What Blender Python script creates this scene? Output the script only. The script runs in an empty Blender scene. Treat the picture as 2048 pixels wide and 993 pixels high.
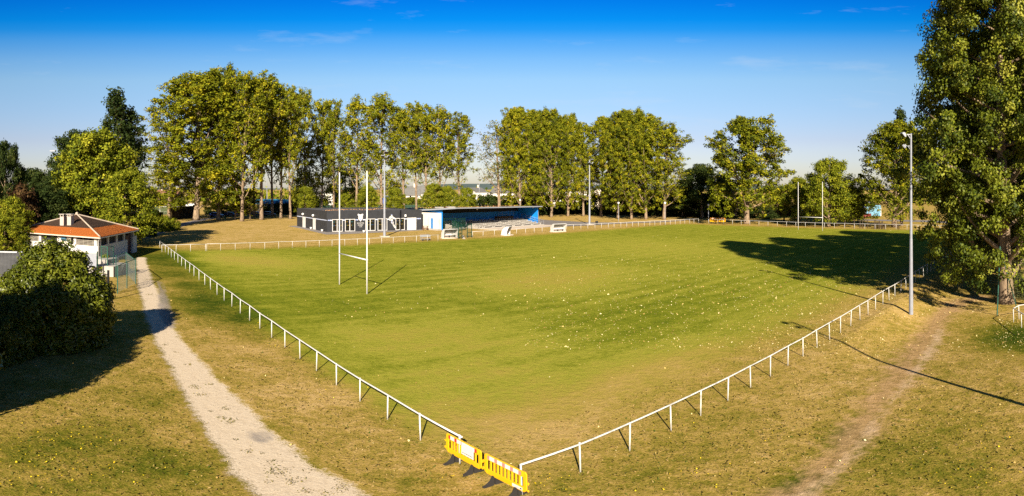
import bpy, bmesh, math, random
import numpy as np
from mathutils import Vector, Matrix

R = math.radians
C = bpy.context.scene.collection
SC = bpy.context.scene

# ------------------------------------------------------------------ camera, world, sun
F0, YH, CAMH = 1219.8, 376.8, 8.82          # pixels per radian, horizon row, camera height (m)

cam_d = bpy.data.cameras.new('camera')
cam_d.type = 'PANO'
cam_d.panorama_type = 'EQUIRECTANGULAR'
cam_d.longitude_min = -1024 / F0
cam_d.longitude_max = 1024 / F0
cam_d.latitude_max = YH / F0
cam_d.latitude_min = -(993 - YH) / F0
cam_d.clip_start = 0.1
cam_d.clip_end = 20000
cam = bpy.data.objects.new('camera', cam_d)
C.objects.link(cam)
cam.location = (0, 0, CAMH)
cam.rotation_euler = (R(90), 0, 0)
SC.camera = cam

SUN_EL, SUN_AZ = 27.0, 180.0                 # behind the camera
world = bpy.data.worlds.new('World')
SC.world = world
world.use_nodes = True
wn = world.node_tree.nodes; wl = world.node_tree.links
wn.clear()
sky = wn.new('ShaderNodeTexSky'); sky.sky_type = 'NISHITA'
sky.sun_disc = False
sky.sun_elevation = R(SUN_EL)
sky.sun_rotation = R(SUN_AZ)
sky.altitude = 200; sky.air_density = 1.0; sky.dust_density = 0.6; sky.ozone_density = 2.5
hs = wn.new('ShaderNodeHueSaturation'); hs.inputs['Saturation'].default_value = 1.25; hs.inputs['Value'].default_value = 1.0
bgw = wn.new('ShaderNodeBackground'); bgw.inputs['Strength'].default_value = 0.050
wo = wn.new('ShaderNodeOutputWorld')
tcw = wn.new('ShaderNodeTexCoord')
mpw = wn.new('ShaderNodeMapping'); mpw.inputs['Scale'].default_value = (1.6, 1.6, 9.0); mpw.inputs['Rotation'].default_value = (0.10, 0.22, 0); mpw.inputs['Location'].default_value = (2.3, 0.7, 0.4)
nzw = wn.new('ShaderNodeTexNoise'); nzw.inputs['Scale'].default_value = 3.0; nzw.inputs['Detail'].default_value = 7; nzw.inputs['Roughness'].default_value = 0.62
rpw = wn.new('ShaderNodeValToRGB')
rpw.color_ramp.elements[0].position = 0.585; rpw.color_ramp.elements[0].color = (0, 0, 0, 1)
rpw.color_ramp.elements[1].position = 0.85; rpw.color_ramp.elements[1].color = (0.36, 0.36, 0.36, 1)
mxw = wn.new('ShaderNodeMix'); mxw.data_type = 'RGBA'
mxw.inputs[7].default_value = (5.6, 6.3, 7.2, 1)
wl.new(tcw.outputs['Generated'], mpw.inputs['Vector']); wl.new(mpw.outputs['Vector'], nzw.inputs['Vector'])
wl.new(nzw.outputs['Fac'], rpw.inputs['Fac']); wl.new(rpw.outputs['Color'], mxw.inputs[0])
wl.new(sky.outputs['Color'], hs.inputs['Color']); 
# colour grade of the sky by elevation: deep cobalt above, pale lavender at the horizon
sxw = wn.new('ShaderNodeSeparateXYZ'); wl.new(tcw.outputs['Generated'], sxw.inputs[0])
grd = wn.new('ShaderNodeValToRGB'); ge = grd.color_ramp.elements
STOPS = [(0.0138, (0.907, 0.85, 1.003)), (0.0793, (1.042, 0.837, 0.955)), (0.1282, (1.177, 0.999, 1.036)), (0.1768, (1.343, 1.164, 1.093)), (0.209, (1.045, 1.122, 1.166)), (0.2409, (0.494, 0.983, 1.234)), (0.2568, (0.131, 0.861, 1.258)), (0.2726, (0.018, 0.792, 1.285)), (0.304, (0.008, 0.634, 1.275)), (0.42, (0.279, 0.422, 0.62)), (0.8, (0.434, 0.496, 0.62))]
while len(ge) < len(STOPS): ge.new(0.5)
for k_, (p_, c_) in zip(ge, STOPS): k_.position = p_; k_.color = (*c_, 1)
wl.new(sxw.outputs['Z'], grd.inputs['Fac'])
mlw = wn.new('ShaderNodeMix'); mlw.data_type = 'RGBA'; mlw.blend_type = 'MULTIPLY'; mlw.inputs[0].default_value = 1.0
wl.new(hs.outputs['Color'], mlw.inputs[6]); wl.new(grd.outputs['Color'], mlw.inputs[7])
wl.new(mlw.outputs[2], mxw.inputs[6])
wl.new(mxw.outputs[2], bgw.inputs['Color']); wl.new(bgw.outputs['Background'], wo.inputs['Surface'])

sun_d = bpy.data.lights.new('sun', 'SUN')
sun_d.energy = 5.0; sun_d.angle = R(0.5); sun_d.color = (1.0, 0.89, 0.71)
sun = bpy.data.objects.new('sun', sun_d); C.objects.link(sun)
sun.rotation_euler = (R(90 - SUN_EL), 0, R(0.5))      # light travels towards +Y
SC.view_settings.view_transform = 'Standard'
SC.view_settings.look = 'None'
SC.view_settings.exposure = 1.25
SC.view_settings.gamma = 1.0
SC.view_settings.use_curve_mapping = False
SC.render.film_transparent = False
try:
    SC.cycles.max_bounces = 6; SC.cycles.diffuse_bounces = 3; SC.cycles.transparent_max_bounces = 12
    SC.cycles.use_denoising = False
except Exception:
    pass

# ------------------------------------------------------------------ placing helpers (photo pixel -> point of the ground)
def dist(y, z=0.0): return (CAMH - z) / math.tan((y - YH) / F0)
AX = R(39.72)
U = Vector((math.cos(AX), math.sin(AX), 0)); V = Vector((-math.sin(AX), math.cos(AX), 0))
O_L, O_R, O_F, O_E = 10.40, 12.14, 86.1, 126.35          # the four rails, as distances along U and V
def smooth(t): return np.clip(t, 0, 1) ** 2 * (3 - 2 * np.clip(t, 0, 1))
def gz(x, y):
    """height of the ground: flat, with a bank falling from the near right rail to the dirt trail"""
    p = x * U.x + y * U.y - O_L; q = x * V.x + y * V.y - O_R
    b_ = smooth((-q - 0.7) / 3.6) * smooth((p - 13) / 17) * (1 - smooth((-q - 26) / 20)) * (1 - smooth((p - 100) / 25))
    return -0.72 * b_ + 0.06 * smooth((-q) / 0.8) * smooth((q + 1.6) / 0.9) * smooth((p - 13) / 17)
def sm1(t):
    t = min(1.0, max(0.0, t)); return t * t * (3 - 2 * t)
def gz1(x, y):
    p = x * U.x + y * U.y - O_L; q = x * V.x + y * V.y - O_R
    b_ = sm1((-q - 0.7) / 3.6) * sm1((p - 13) / 17) * (1 - sm1((-q - 26) / 20)) * (1 - sm1((p - 100) / 25))
    return -0.72 * b_ + 0.06 * sm1(-q / 0.8) * sm1((q + 1.6) / 0.9) * sm1((p - 13) / 17)
def at(x, y, z=None):
    th = (x - 1024) / F0
    zz = 0.0 if z is None else z
    D = dist(y, zz); sx_, cx_ = math.sin(th), math.cos(th)
    if z is None and D * (-sx_ * math.sin(AX) + cx_ * math.cos(AX)) - O_R < 0.6 and D * (sx_ * U.x + cx_ * U.y) - O_L > 10:
        for _ in range(9):
            zz = 0.45 * zz + 0.55 * gz1(D * sx_, D * cx_); D = dist(y, zz)
    return Vector((D * math.sin(th), D * math.cos(th), zz))
def azi(x, D, z=0.0):
    th = (x - 1024) / F0
    return Vector((D * math.sin(th), D * math.cos(th), z))
def ztop(y, D): return CAMH - D * math.tan((y - YH) / F0)
def on_line(A, B, px):
    """the point of the line A-B that is seen at column px"""
    th = (px - 1024) / F0
    d = (math.sin(th), math.cos(th))
    e = (B.x - A.x, B.y - A.y)
    t = (A.y * d[0] - A.x * d[1]) / (e[0] * d[1] - e[1] * d[0])
    return Vector((A.x + t * e[0], A.y + t * e[1], A.z + t * (B.z - A.z)))

def pq(p, q, z=0): return U * (O_L + p) + V * (O_R + q) + Vector((0, 0, z))
PL, PWD = O_E - O_L, O_F - O_R

# ------------------------------------------------------------------ materials
MATS = {}
def new_mat(name):
    m = bpy.data.materials.new(name); m.use_nodes = True
    MATS[name] = m
    return m, m.node_tree.nodes, m.node_tree.links, m.node_tree.nodes['Principled BSDF']
def mat(name, col, rough=0.6, metal=0.0, var=0.12, scale=6.0, bump=0.0, spec=0.4, grime=0.0):
    """a plain paint / metal / plastic with uneven tone and optional dirt"""
    m, n, l, b = new_mat(name)
    tc = n.new('ShaderNodeTexCoord'); nz = n.new('ShaderNodeTexNoise')
    nz.inputs['Scale'].default_value = scale; nz.inputs['Detail'].default_value = 6; nz.inputs['Roughness'].default_value = 0.65
    l.new(tc.outputs['Object'], nz.inputs['Vector'])
    rp = n.new('ShaderNodeValToRGB')
    rp.color_ramp.elements[0].position = 0.3; rp.color_ramp.elements[1].position = 0.7
    lo = [max(0, c * (1 - var)) for c in col]; hi = [min(1, c * (1 + var)) for c in col]
    rp.color_ramp.elements[0].color = (*lo, 1); rp.color_ramp.elements[1].color = (*hi, 1)
    l.new(nz.outputs['Fac'], rp.inputs['Fac'])
    out = rp.outputs['Color']
    if grime > 0:
        n2 = n.new('ShaderNodeTexNoise'); n2.inputs['Scale'].default_value = scale * 0.35; n2.inputs['Detail'].default_value = 8
        l.new(tc.outputs['Object'], n2.inputs['Vector'])
        r2 = n.new('ShaderNodeValToRGB'); r2.color_ramp.elements[0].position = 0.5; r2.color_ramp.elements[1].position = 0.75
        r2.color_ramp.elements[0].color = (0, 0, 0, 1); r2.color_ramp.elements[1].color = (grime, grime, grime, 1)
        l.new(n2.outputs['Fac'], r2.inputs['Fac'])
        mx = n.new('ShaderNodeMix'); mx.data_type = 'RGBA'; mx.inputs[7].default_value = (0.10, 0.085, 0.06, 1)
        l.new(r2.outputs['Color'], mx.inputs[0]); l.new(out, mx.inputs[6]); out = mx.outputs[2]
    l.new(out, b.inputs['Base Color'])
    b.inputs['Roughness'].default_value = rough; b.inputs['Metallic'].default_value = metal
    b.inputs['Specular IOR Level'].default_value = spec
    if bump:
        bp = n.new('ShaderNodeBump'); bp.inputs['Strength'].default_value = bump; bp.inputs['Distance'].default_value = 0.02
        l.new(nz.outputs['Fac'], bp.inputs['Height']); l.new(bp.outputs['Normal'], b.inputs['Normal'])
    return m

def leaf_mat(name, dark, light, yellow, transl=0.25, rough=0.7, spec=0.08):
    m, n, l, b = new_mat(name)
    a = n.new('ShaderNodeAttribute'); a.attribute_name = 'tint'
    rp = n.new('ShaderNodeValToRGB')
    e = rp.color_ramp.elements
    e[0].position = 0.0; e[0].color = (*dark, 1); e[1].position = 1.0; e[1].color = (*yellow, 1)
    k = e.new(0.55); k.color = (*light, 1)
    l.new(a.outputs['Fac'], rp.inputs['Fac']); l.new(rp.outputs['Color'], b.inputs['Base Color'])
    b.inputs['Roughness'].default_value = rough; b.inputs['Specular IOR Level'].default_value = spec
    tr = n.new('ShaderNodeBsdfTranslucent'); l.new(rp.outputs['Color'], tr.inputs['Color'])
    ms = n.new('ShaderNodeMixShader'); ms.inputs[0].default_value = transl
    l.new(b.outputs[0], ms.inputs[1]); l.new(tr.outputs[0], ms.inputs[2])
    l.new(ms.outputs[0], n['Material Output'].inputs['Surface'])
    return m

M_white = mat('white_paint', (0.57, 0.55, 0.525), 0.5, var=0.08, grime=0.3)
M_oldwhite = mat('weathered_white_paint', (0.52, 0.50, 0.46), 0.6, var=0.15, scale=9, grime=0.6)
M_whitewall = mat('white_render', (0.58, 0.54, 0.48), 0.85, var=0.05, scale=2.5, grime=0.22)
M_dark = mat('dark_cladding', (0.023, 0.024, 0.028), 0.6, var=0.25, scale=1.2)
M_darkroof = mat('dark_flat_roof', (0.060, 0.058, 0.062), 0.9, var=0.3, scale=0.5)
M_glass = mat('dark_glass', (0.010, 0.010, 0.009), 0.08, var=0.2, scale=1.0, spec=0.6)
M_blue = mat('blue_paint', (0.006, 0.20, 0.62), 0.55, var=0.12, scale=0.7)
M_bluedoor = mat('blue_door_paint', (0.06, 0.19, 0.42), 0.5)
M_galv = mat('galvanised_steel', (0.25, 0.26, 0.295), 0.5, metal=0.15, var=0.12, scale=3.0)
M_conc = mat('concrete', (0.34, 0.31, 0.275), 0.95, var=0.18, scale=2.0, bump=0.2)
M_bench = mat('bench_slab', (0.36, 0.335, 0.30), 0.9, var=0.22, scale=1.5)
M_black = mat('black_rubber', (0.018, 0.018, 0.018), 0.8)
M_rubber = mat('grey_rubber', (0.022, 0.019, 0.017), 0.9)
M_yellow = mat('yellow_plastic', (0.72, 0.36, 0.006), 0.4, var=0.05, scale=4, grime=0.1)
M_red = mat('red_reflective', (0.62, 0.028, 0.02), 0.4)
M_pink = mat('faded_red_reflective', (0.68, 0.19, 0.16), 0.45)
M_ink = mat('printed_ink', (0.04, 0.04, 0.05), 0.7)
M_greypr = mat('grey_print', (0.33, 0.33, 0.37), 0.7)
M_gmetal = mat('green_metal', (0.006, 0.034, 0.022), 0.8, spec=0.1)
M_gmetal2 = mat('teal_metal', (0.02, 0.09, 0.065), 0.55)
M_wire = mat('dull_wire', (0.13, 0.15, 0.14), 0.6)
M_wood = mat('brown_wood', (0.11, 0.055, 0.025), 0.8, var=0.3)
M_stake = mat('dark_wood', (0.055, 0.035, 0.022), 0.9, var=0.4)
M_maroon = mat('maroon_door', (0.055, 0.016, 0.018), 0.6)
M_stone = mat('pale_slab', (0.52, 0.43, 0.34), 0.95, var=0.2, scale=3, bump=0.3)
M_asph = mat('asphalt', (0.165, 0.145, 0.135), 0.95, var=0.15, scale=0.6, bump=0.1)
M_pave = mat('paving', (0.20, 0.175, 0.16), 0.95, var=0.15, scale=1.5)
M_turf = mat('artificial_turf', (0.030, 0.085, 0.028), 0.95, var=0.2, scale=0.2)
M_line = mat('line_paint', (0.5, 0.5, 0.46), 0.9)
M_redroof = mat('red_roof_tiles', (0.17, 0.075, 0.048), 0.85, var=0.25, scale=1.5)
M_cream = mat('cream_render', (0.64, 0.55, 0.45), 0.9, var=0.06, scale=0.8)
M_greyroof = mat('grey_roof', (0.13, 0.125, 0.115), 0.8, var=0.2, scale=1.0)
M_lblue = mat('pale_blue_panel', (0.15, 0.32, 0.44), 0.5, var=0.1, scale=1)
M_darkred = mat('dark_red_board', (0.14, 0.018, 0.012), 0.7)
M_canopy = mat('blue_canopy', (0.02, 0.16, 0.28), 0.6, var=0.2)
M_hedge = mat('navy_car_paint', (0.02, 0.035, 0.09), 0.3)
M_tyre = mat('tyre_rubber', (0.012, 0.012, 0.012), 0.85)
M_globe = mat('opal_globe', (0.85, 0.83, 0.78), 0.3, var=0.02)
M_signblue = mat('sign_blue', (0.025, 0.11, 0.19), 0.6)
M_logo_blue = mat('crest_blue', (0.03, 0.09, 0.36), 0.5)

# bark
m, n, l, b = new_mat('bark'); M_bark = m
tc = n.new('ShaderNodeTexCoord'); mp = n.new('ShaderNodeMapping'); mp.inputs['Scale'].default_value = (5, 5, 0.9)
nz = n.new('ShaderNodeTexNoise'); nz.inputs['Scale'].default_value = 1.6; nz.inputs['Detail'].default_value = 8; nz.inputs['Roughness'].default_value = 0.7
rp = n.new('ShaderNodeValToRGB')
rp.color_ramp.elements[0].position = 0.32; rp.color_ramp.elements[0].color = (0.085, 0.06, 0.04, 1)
rp.color_ramp.elements[1].position = 0.66; rp.color_ramp.elements[1].color = (0.34, 0.245, 0.16, 1)
bp = n.new('ShaderNodeBump'); bp.inputs['Strength'].default_value = 0.6; bp.inputs['Distance'].default_value = 0.06
l.new(tc.outputs['Object'], mp.inputs['Vector']); l.new(mp.outputs['Vector'], nz.inputs['Vector']); l.new(nz.outputs['Fac'], rp.inputs['Fac'])
l.new(rp.outputs['Color'], b.inputs['Base Color']); l.new(nz.outputs['Fac'], bp.inputs['Height']); l.new(bp.outputs['Normal'], b.inputs['Normal'])
b.inputs['Roughness'].default_value = 0.95; b.inputs['Specular IOR Level'].default_value = 0.1
M_bark_dark = mat('dark_bark', (0.06, 0.045, 0.03), 0.95, var=0.4, scale=2)

L_poplar = leaf_mat('poplar_leaves', (0.030, 0.045, 0.004), (0.150, 0.160, 0.006), (0.33, 0.275, 0.012), transl=0.10)
L_green = leaf_mat('broad_green_leaves', (0.035, 0.055, 0.005), (0.150, 0.165, 0.008), (0.30, 0.28, 0.020), transl=0.10)
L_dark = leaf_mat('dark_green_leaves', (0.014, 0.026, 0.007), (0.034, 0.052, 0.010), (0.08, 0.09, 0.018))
L_pale = leaf_mat('pale_poplar_leaves', (0.07, 0.085, 0.014), (0.17, 0.165, 0.03), (0.30, 0.25, 0.06))
L_near = leaf_mat('near_poplar_leaves', (0.024, 0.040, 0.004), (0.122, 0.142, 0.008), (0.29, 0.28, 0.035), transl=0.08, rough=0.5, spec=0.14)
L_laurel = leaf_mat('laurel_leaves', (0.028, 0.044, 0.005), (0.118, 0.135, 0.009), (0.24, 0.235, 0.026), transl=0.14, rough=0.38, spec=0.28)
L_red = leaf_mat('russet_leaves', (0.035, 0.018, 0.010), (0.085, 0.045, 0.018), (0.14, 0.09, 0.03))
L_hedge = leaf_mat('brown_hedge_leaves', (0.025, 0.018, 0.008), (0.065, 0.045, 0.016), (0.12, 0.09, 0.025))

# tiled roof of the pavilion: rows of half-round tiles
def tile_mat(name, c0, c1):
    m, n, l, b = new_mat(name)
    uvn = n.new('ShaderNodeUVMap'); uvn.uv_map = 'UVMap'
    w1 = n.new('ShaderNodeTexWave'); w1.wave_type = 'BANDS'; w1.bands_direction = 'X'; w1.inputs['Scale'].default_value = 1.05; w1.inputs['Distortion'].default_value = 0.15
    w2 = n.new('ShaderNodeTexWave'); w2.wave_type = 'BANDS'; w2.bands_direction = 'Y'; w2.wave_profile = 'SAW'; w2.inputs['Scale'].default_value = 0.95; w2.inputs['Distortion'].default_value = 0.1
    nz = n.new('ShaderNodeTexNoise'); nz.inputs['Scale'].default_value = 3.5; nz.inputs['Detail'].default_value = 5
    for k in (w1, w2, nz): l.new(uvn.outputs['UV'], k.inputs['Vector'])
    rp = n.new('ShaderNodeValToRGB'); rp.color_ramp.elements[0].color = (*c0, 1); rp.color_ramp.elements[1].color = (*c1, 1)
    rp.color_ramp.elements[0].position = 0.3; rp.color_ramp.elements[1].position = 0.7
    l.new(nz.outputs['Fac'], rp.inputs['Fac']); l.new(rp.outputs['Color'], b.inputs['Base Color'])
    ad = n.new('ShaderNodeMath'); ad.operation = 'ADD'
    l.new(w1.outputs['Fac'], ad.inputs[0]); l.new(w2.outputs['Fac'], ad.inputs[1])
    bp = n.new('ShaderNodeBump'); bp.inputs['Strength'].default_value = 0.9; bp.inputs['Distance'].default_value = 0.09
    l.new(ad.outputs[0], bp.inputs['Height']); l.new(bp.outputs['Normal'], b.inputs['Normal'])
    b.inputs['Roughness'].default_value = 0.9; b.inputs['Specular IOR Level'].default_value = 0.1
    return m
M_tile_o = tile_mat('orange_roof_tiles', (0.34, 0.085, 0.018), (0.52, 0.16, 0.035))
M_tile_d = tile_mat('brown_roof_tiles', (0.045, 0.028, 0.020), (0.085, 0.052, 0.036))

# ------------------------------------------------------------------ object helpers
def tag(o, label=None, cat=None, group=None, kind=None):
    if label: o['label'] = label
    if cat: o['category'] = cat
    if group: o['group'] = group
    if kind: o['kind'] = kind
    return o
def empty(name, loc, label=None, cat=None, group=None, rz=0.0):
    o = bpy.data.objects.new(name, None); C.objects.link(o)
    o.empty_display_size = 0.2
    o.location = loc; o.rotation_euler = (0, 0, rz)
    return tag(o, label, cat, group)
def root_loc(p):
    while p.parent: p = p.parent
    return Vector(p.location)
class MB:
    """collects shapes for one mesh; coordinates are the world's unless local=True at build"""
    def __init__(s): s.v = []; s.f = []; s.mi = []; s.uv = {}
    def add(s, vs, fs, mi=0):
        k = len(s.v); s.v += [tuple(x) for x in vs]
        for f in fs: s.f.append([i + k for i in f]); s.mi.append(mi)
        return s
    def box(s, c, sx, sy, sz, ang=0.0, mi=0):
        """centre of the base c, size, turned about Z"""
        ca, sa = math.cos(ang), math.sin(ang)
        vs = []
        for z in (0, sz):
            for x, y in ((-1, -1), (1, -1), (1, 1), (-1, 1)):
                X, Y = x * sx / 2, y * sy / 2
                vs.append((c[0] + X * ca - Y * sa, c[1] + X * sa + Y * ca, c[2] + z))
        return s.add(vs, [(3, 2, 1, 0), (4, 5, 6, 7), (0, 1, 5, 4), (1, 2, 6, 5), (2, 3, 7, 6), (3, 0, 4, 7)], mi)
    def beam(s, a, b, w, h, mi=0, up=Vector((0, 0, 1))):
        a, b = Vector(a), Vector(b); d = (b - a).normalized()
        x = d.cross(up)
        if x.length < 1e-4: x = d.cross(Vector((1, 0, 0)))
        x.normalize(); y = x.cross(d)
        vs = [p + x * i * w / 2 + y * j * h / 2 for p in (a, b) for i, j in ((-1, -1), (1, -1), (1, 1), (-1, 1))]
        return s.add(vs, [(0, 1, 2, 3), (7, 6, 5, 4), (4, 5, 1, 0), (5, 6, 2, 1), (6, 7, 3, 2), (7, 4, 0, 3)], mi)
    def tube(s, pts, r, n=8, mi=0, cap=True):
        pts = [Vector(p) for p in pts]
        rs = r if isinstance(r, (list, tuple)) else [r] * len(pts)
        k = len(s.v); ref = None
        for i, p in enumerate(pts):
            d = (pts[min(i + 1, len(pts) - 1)] - pts[max(i - 1, 0)]).normalized()
            if ref is None:
                ref = d.cross(Vector((0.3, 0.9, 0.2))) if abs(d.z) > 0.9 else d.cross(Vector((0, 0, 1)))
            x = (ref - d * ref.dot(d)).normalized(); y = d.cross(x); ref = x
            for j in range(n):
                t = 2 * math.pi * j / n
                s.v.append(tuple(p + (x * math.cos(t) + y * math.sin(t)) * rs[i]))
        for i in range(len(pts) - 1):
            for j in range(n):
                a, b2 = k + i * n + j, k + i * n + (j + 1) % n
                s.f.append([a, b2, b2 + n, a + n]); s.mi.append(mi)
        if cap:
            s.f.append([k + j for j in range(n)][::-1]); s.mi.append(mi)
            q = k + (len(pts) - 1) * n
            s.f.append([q + j for j in range(n)]); s.mi.append(mi)
        return s
    def prism(s, poly, z0, z1, mi=0):
        n = len(poly)
        vs = [(p[0], p[1], z0) for p in poly] + [(p[0], p[1], z1) for p in poly]
        fs = [list(range(n))[::-1], list(range(n, 2 * n))] + [(i, (i + 1) % n, n + (i + 1) % n, n + i) for i in range(n)]
        return s.add(vs, fs, mi)
    def slab(s, poly3, thick, mi=0):
        """any planar polygon given in 3D, thickened downwards"""
        n = len(poly3); P = [Vector(p) for p in poly3]
        vs = P + [p - Vector((0, 0, thick)) for p in P]
        fs = [list(range(n)), list(range(n, 2 * n))[::-1]] + [(n + i, n + (i + 1) % n, (i + 1) % n, i) for i in range(n)]
        return s.add(vs, fs, mi)
    def plate(s, O, X, Y, N, poly, t, mi=0):
        """flat outline poly (in the axes X, Y at O) with thickness t along N"""
        n = len(poly)
        a = [O + X * p[0] + Y * p[1] for p in poly]; b2 = [p + N * t for p in a]
        return s.add(a + b2, [list(range(n))[::-1], list(range(n, 2 * n))] + [(i, (i + 1) % n, n + (i + 1) % n, n + i) for i in range(n)], mi)
    def sphere(s, c, r, nu=12, nv=8, mi=0, sz=1.0):
        k = len(s.v)
        for i in range(nv + 1):
            ph = math.pi * i / nv
            for j in range(nu):
                t = 2 * math.pi * j / nu
                s.v.append((c[0] + r * math.sin(ph) * math.cos(t), c[1] + r * math.sin(ph) * math.sin(t), c[2] + r * sz * math.cos(ph)))
        for i in range(nv):
            for j in range(nu):
                a, b2 = k + i * nu + j, k + i * nu + (j + 1) % nu
                s.f.append([a, a + nu, b2 + nu, b2]); s.mi.append(mi)
        return s
    def build(s, name, mats, parent=None, local=False, smooth=False, bevel=0.0):
        me = bpy.data.meshes.new(name)
        off = Vector((0, 0, 0))
        if parent is not None and not local: off = root_loc(parent)
        me.from_pydata([(v[0] - off.x, v[1] - off.y, v[2] - off.z) for v in s.v], [], s.f)
        if not isinstance(mats, (list, tuple)): mats = [mats]
        for m_ in mats: me.materials.append(m_)
        if len(mats) > 1: me.polygons.foreach_set('material_index', s.mi)
        bm = bmesh.new(); bm.from_mesh(me); bmesh.ops.recalc_face_normals(bm, faces=bm.faces); bm.to_mesh(me); bm.free()
        if smooth:
            me.polygons.foreach_set('use_smooth', [True] * len(me.polygons))
        me.update()
        o = bpy.data.objects.new(name, me); C.objects.link(o)
        if parent is not None: o.parent = parent
        if bevel:
            bv = o.modifiers.new('bevel', 'BEVEL'); bv.width = bevel; bv.segments = 2; bv.limit_method = 'ANGLE'
        return o
def copy_tree(o, parent=None):
    c = o.copy(); C.objects.link(c); c.parent = parent
    for ch in list(o.children): copy_tree(ch, c)
    return c
def text_mesh(name, s, size, material, parent, O, X, Y, N, depth=0.02):
    """lettering as a mesh lying in the plane X, Y at O (world)"""
    cu = bpy.data.curves.new(name, 'FONT'); cu.body = s; cu.size = size; cu.align_x = 'CENTER'; cu.extrude = depth / 2
    to = bpy.data.objects.new(name, cu); C.objects.link(to)
    dg = bpy.context.evaluated_depsgraph_get(); dg.update()
    me = bpy.data.meshes.new_from_object(to.evaluated_get(dg))
    bpy.data.objects.remove(to)
    me.name = name
    off = root_loc(parent)
    mtx = Matrix(((X.x, Y.x, N.x, O.x - off.x), (X.y, Y.y, N.y, O.y - off.y), (X.z, Y.z, N.z, O.z - off.z), (0, 0, 0, 1)))
    me.transform(mtx)
    me.materials.clear(); me.materials.append(material)
    o = bpy.data.objects.new(name, me); C.objects.link(o); o.parent = parent
    return o

# ------------------------------------------------------------------ ground
def seg_dist(X, Y, pts, widths=None):
    """signed distance inside a strip: half width minus distance to its centre line"""
    best = np.full(X.shape, -1e6)
    for i in range(len(pts) - 1):
        ax, ay, aw = pts[i]; bx, by, bw = pts[i + 1]
        dx, dy = bx - ax, by - ay
        t = np.clip(((X - ax) * dx + (Y - ay) * dy) / (dx * dx + dy * dy + 1e-9), 0, 1)
        d = np.hypot(X - ax - t * dx, Y - ay - t * dy)
        best = np.maximum(best, aw + t * (bw - aw) - d)
    return best
def strip_px(lst):
    out = []
    for (lx, rx, y) in lst:
        a, b_ = at(lx, y), at(rx, y)
        out.append(((a.x + b_.x) / 2, (a.y + b_.y) / 2, (a - b_).length / 2))
    return out
PATH = strip_px([(271, 292, 515), (271, 297, 535), (272, 306, 560), (277, 320, 585), (284, 330, 610), (290, 341, 640), (305, 366, 680), (328, 402, 720),
                 (352, 445, 765), (378, 493, 812), (408, 545, 860), (440, 600, 908), (480, 655, 950), (520, 725, 993), (560, 800, 1040), (640, 930, 1110), (740, 1080, 1190)])
ASPH_STRIP = strip_px([(314, 322, 562), (318, 330, 580), (316, 336, 600), (318, 343, 622), (326, 348, 640), (334, 350, 655)])
PATCH = strip_px([(496, 540, 866), (492, 546, 874), (505, 548, 882)])
TRAIL = strip_px([(1930, 1990, 594), (1890, 1945, 606), (1855, 1915, 625), (1838, 1902, 650), (1812, 1880, 685), (1780, 1862, 720), (1748, 1835, 760),
                  (1712, 1800, 800), (1672, 1775, 850), (1640, 1735, 900), (1575, 1690, 950), (1520, 1640, 993), (1450, 1580, 1040)])
TRAIL_PALE = strip_px([(1870, 1890, 660), (1860, 1880, 690), (1835, 1864, 715), (1822, 1842, 740), (1800, 1818, 770), (1775, 1790, 800), (1748, 1762, 835), (1705, 1728, 900), (1670, 1695, 930), (1645, 1670, 955), (1580, 1625, 993)])
BLOBS = []   # (x, y, radius, change of dryness)
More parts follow.
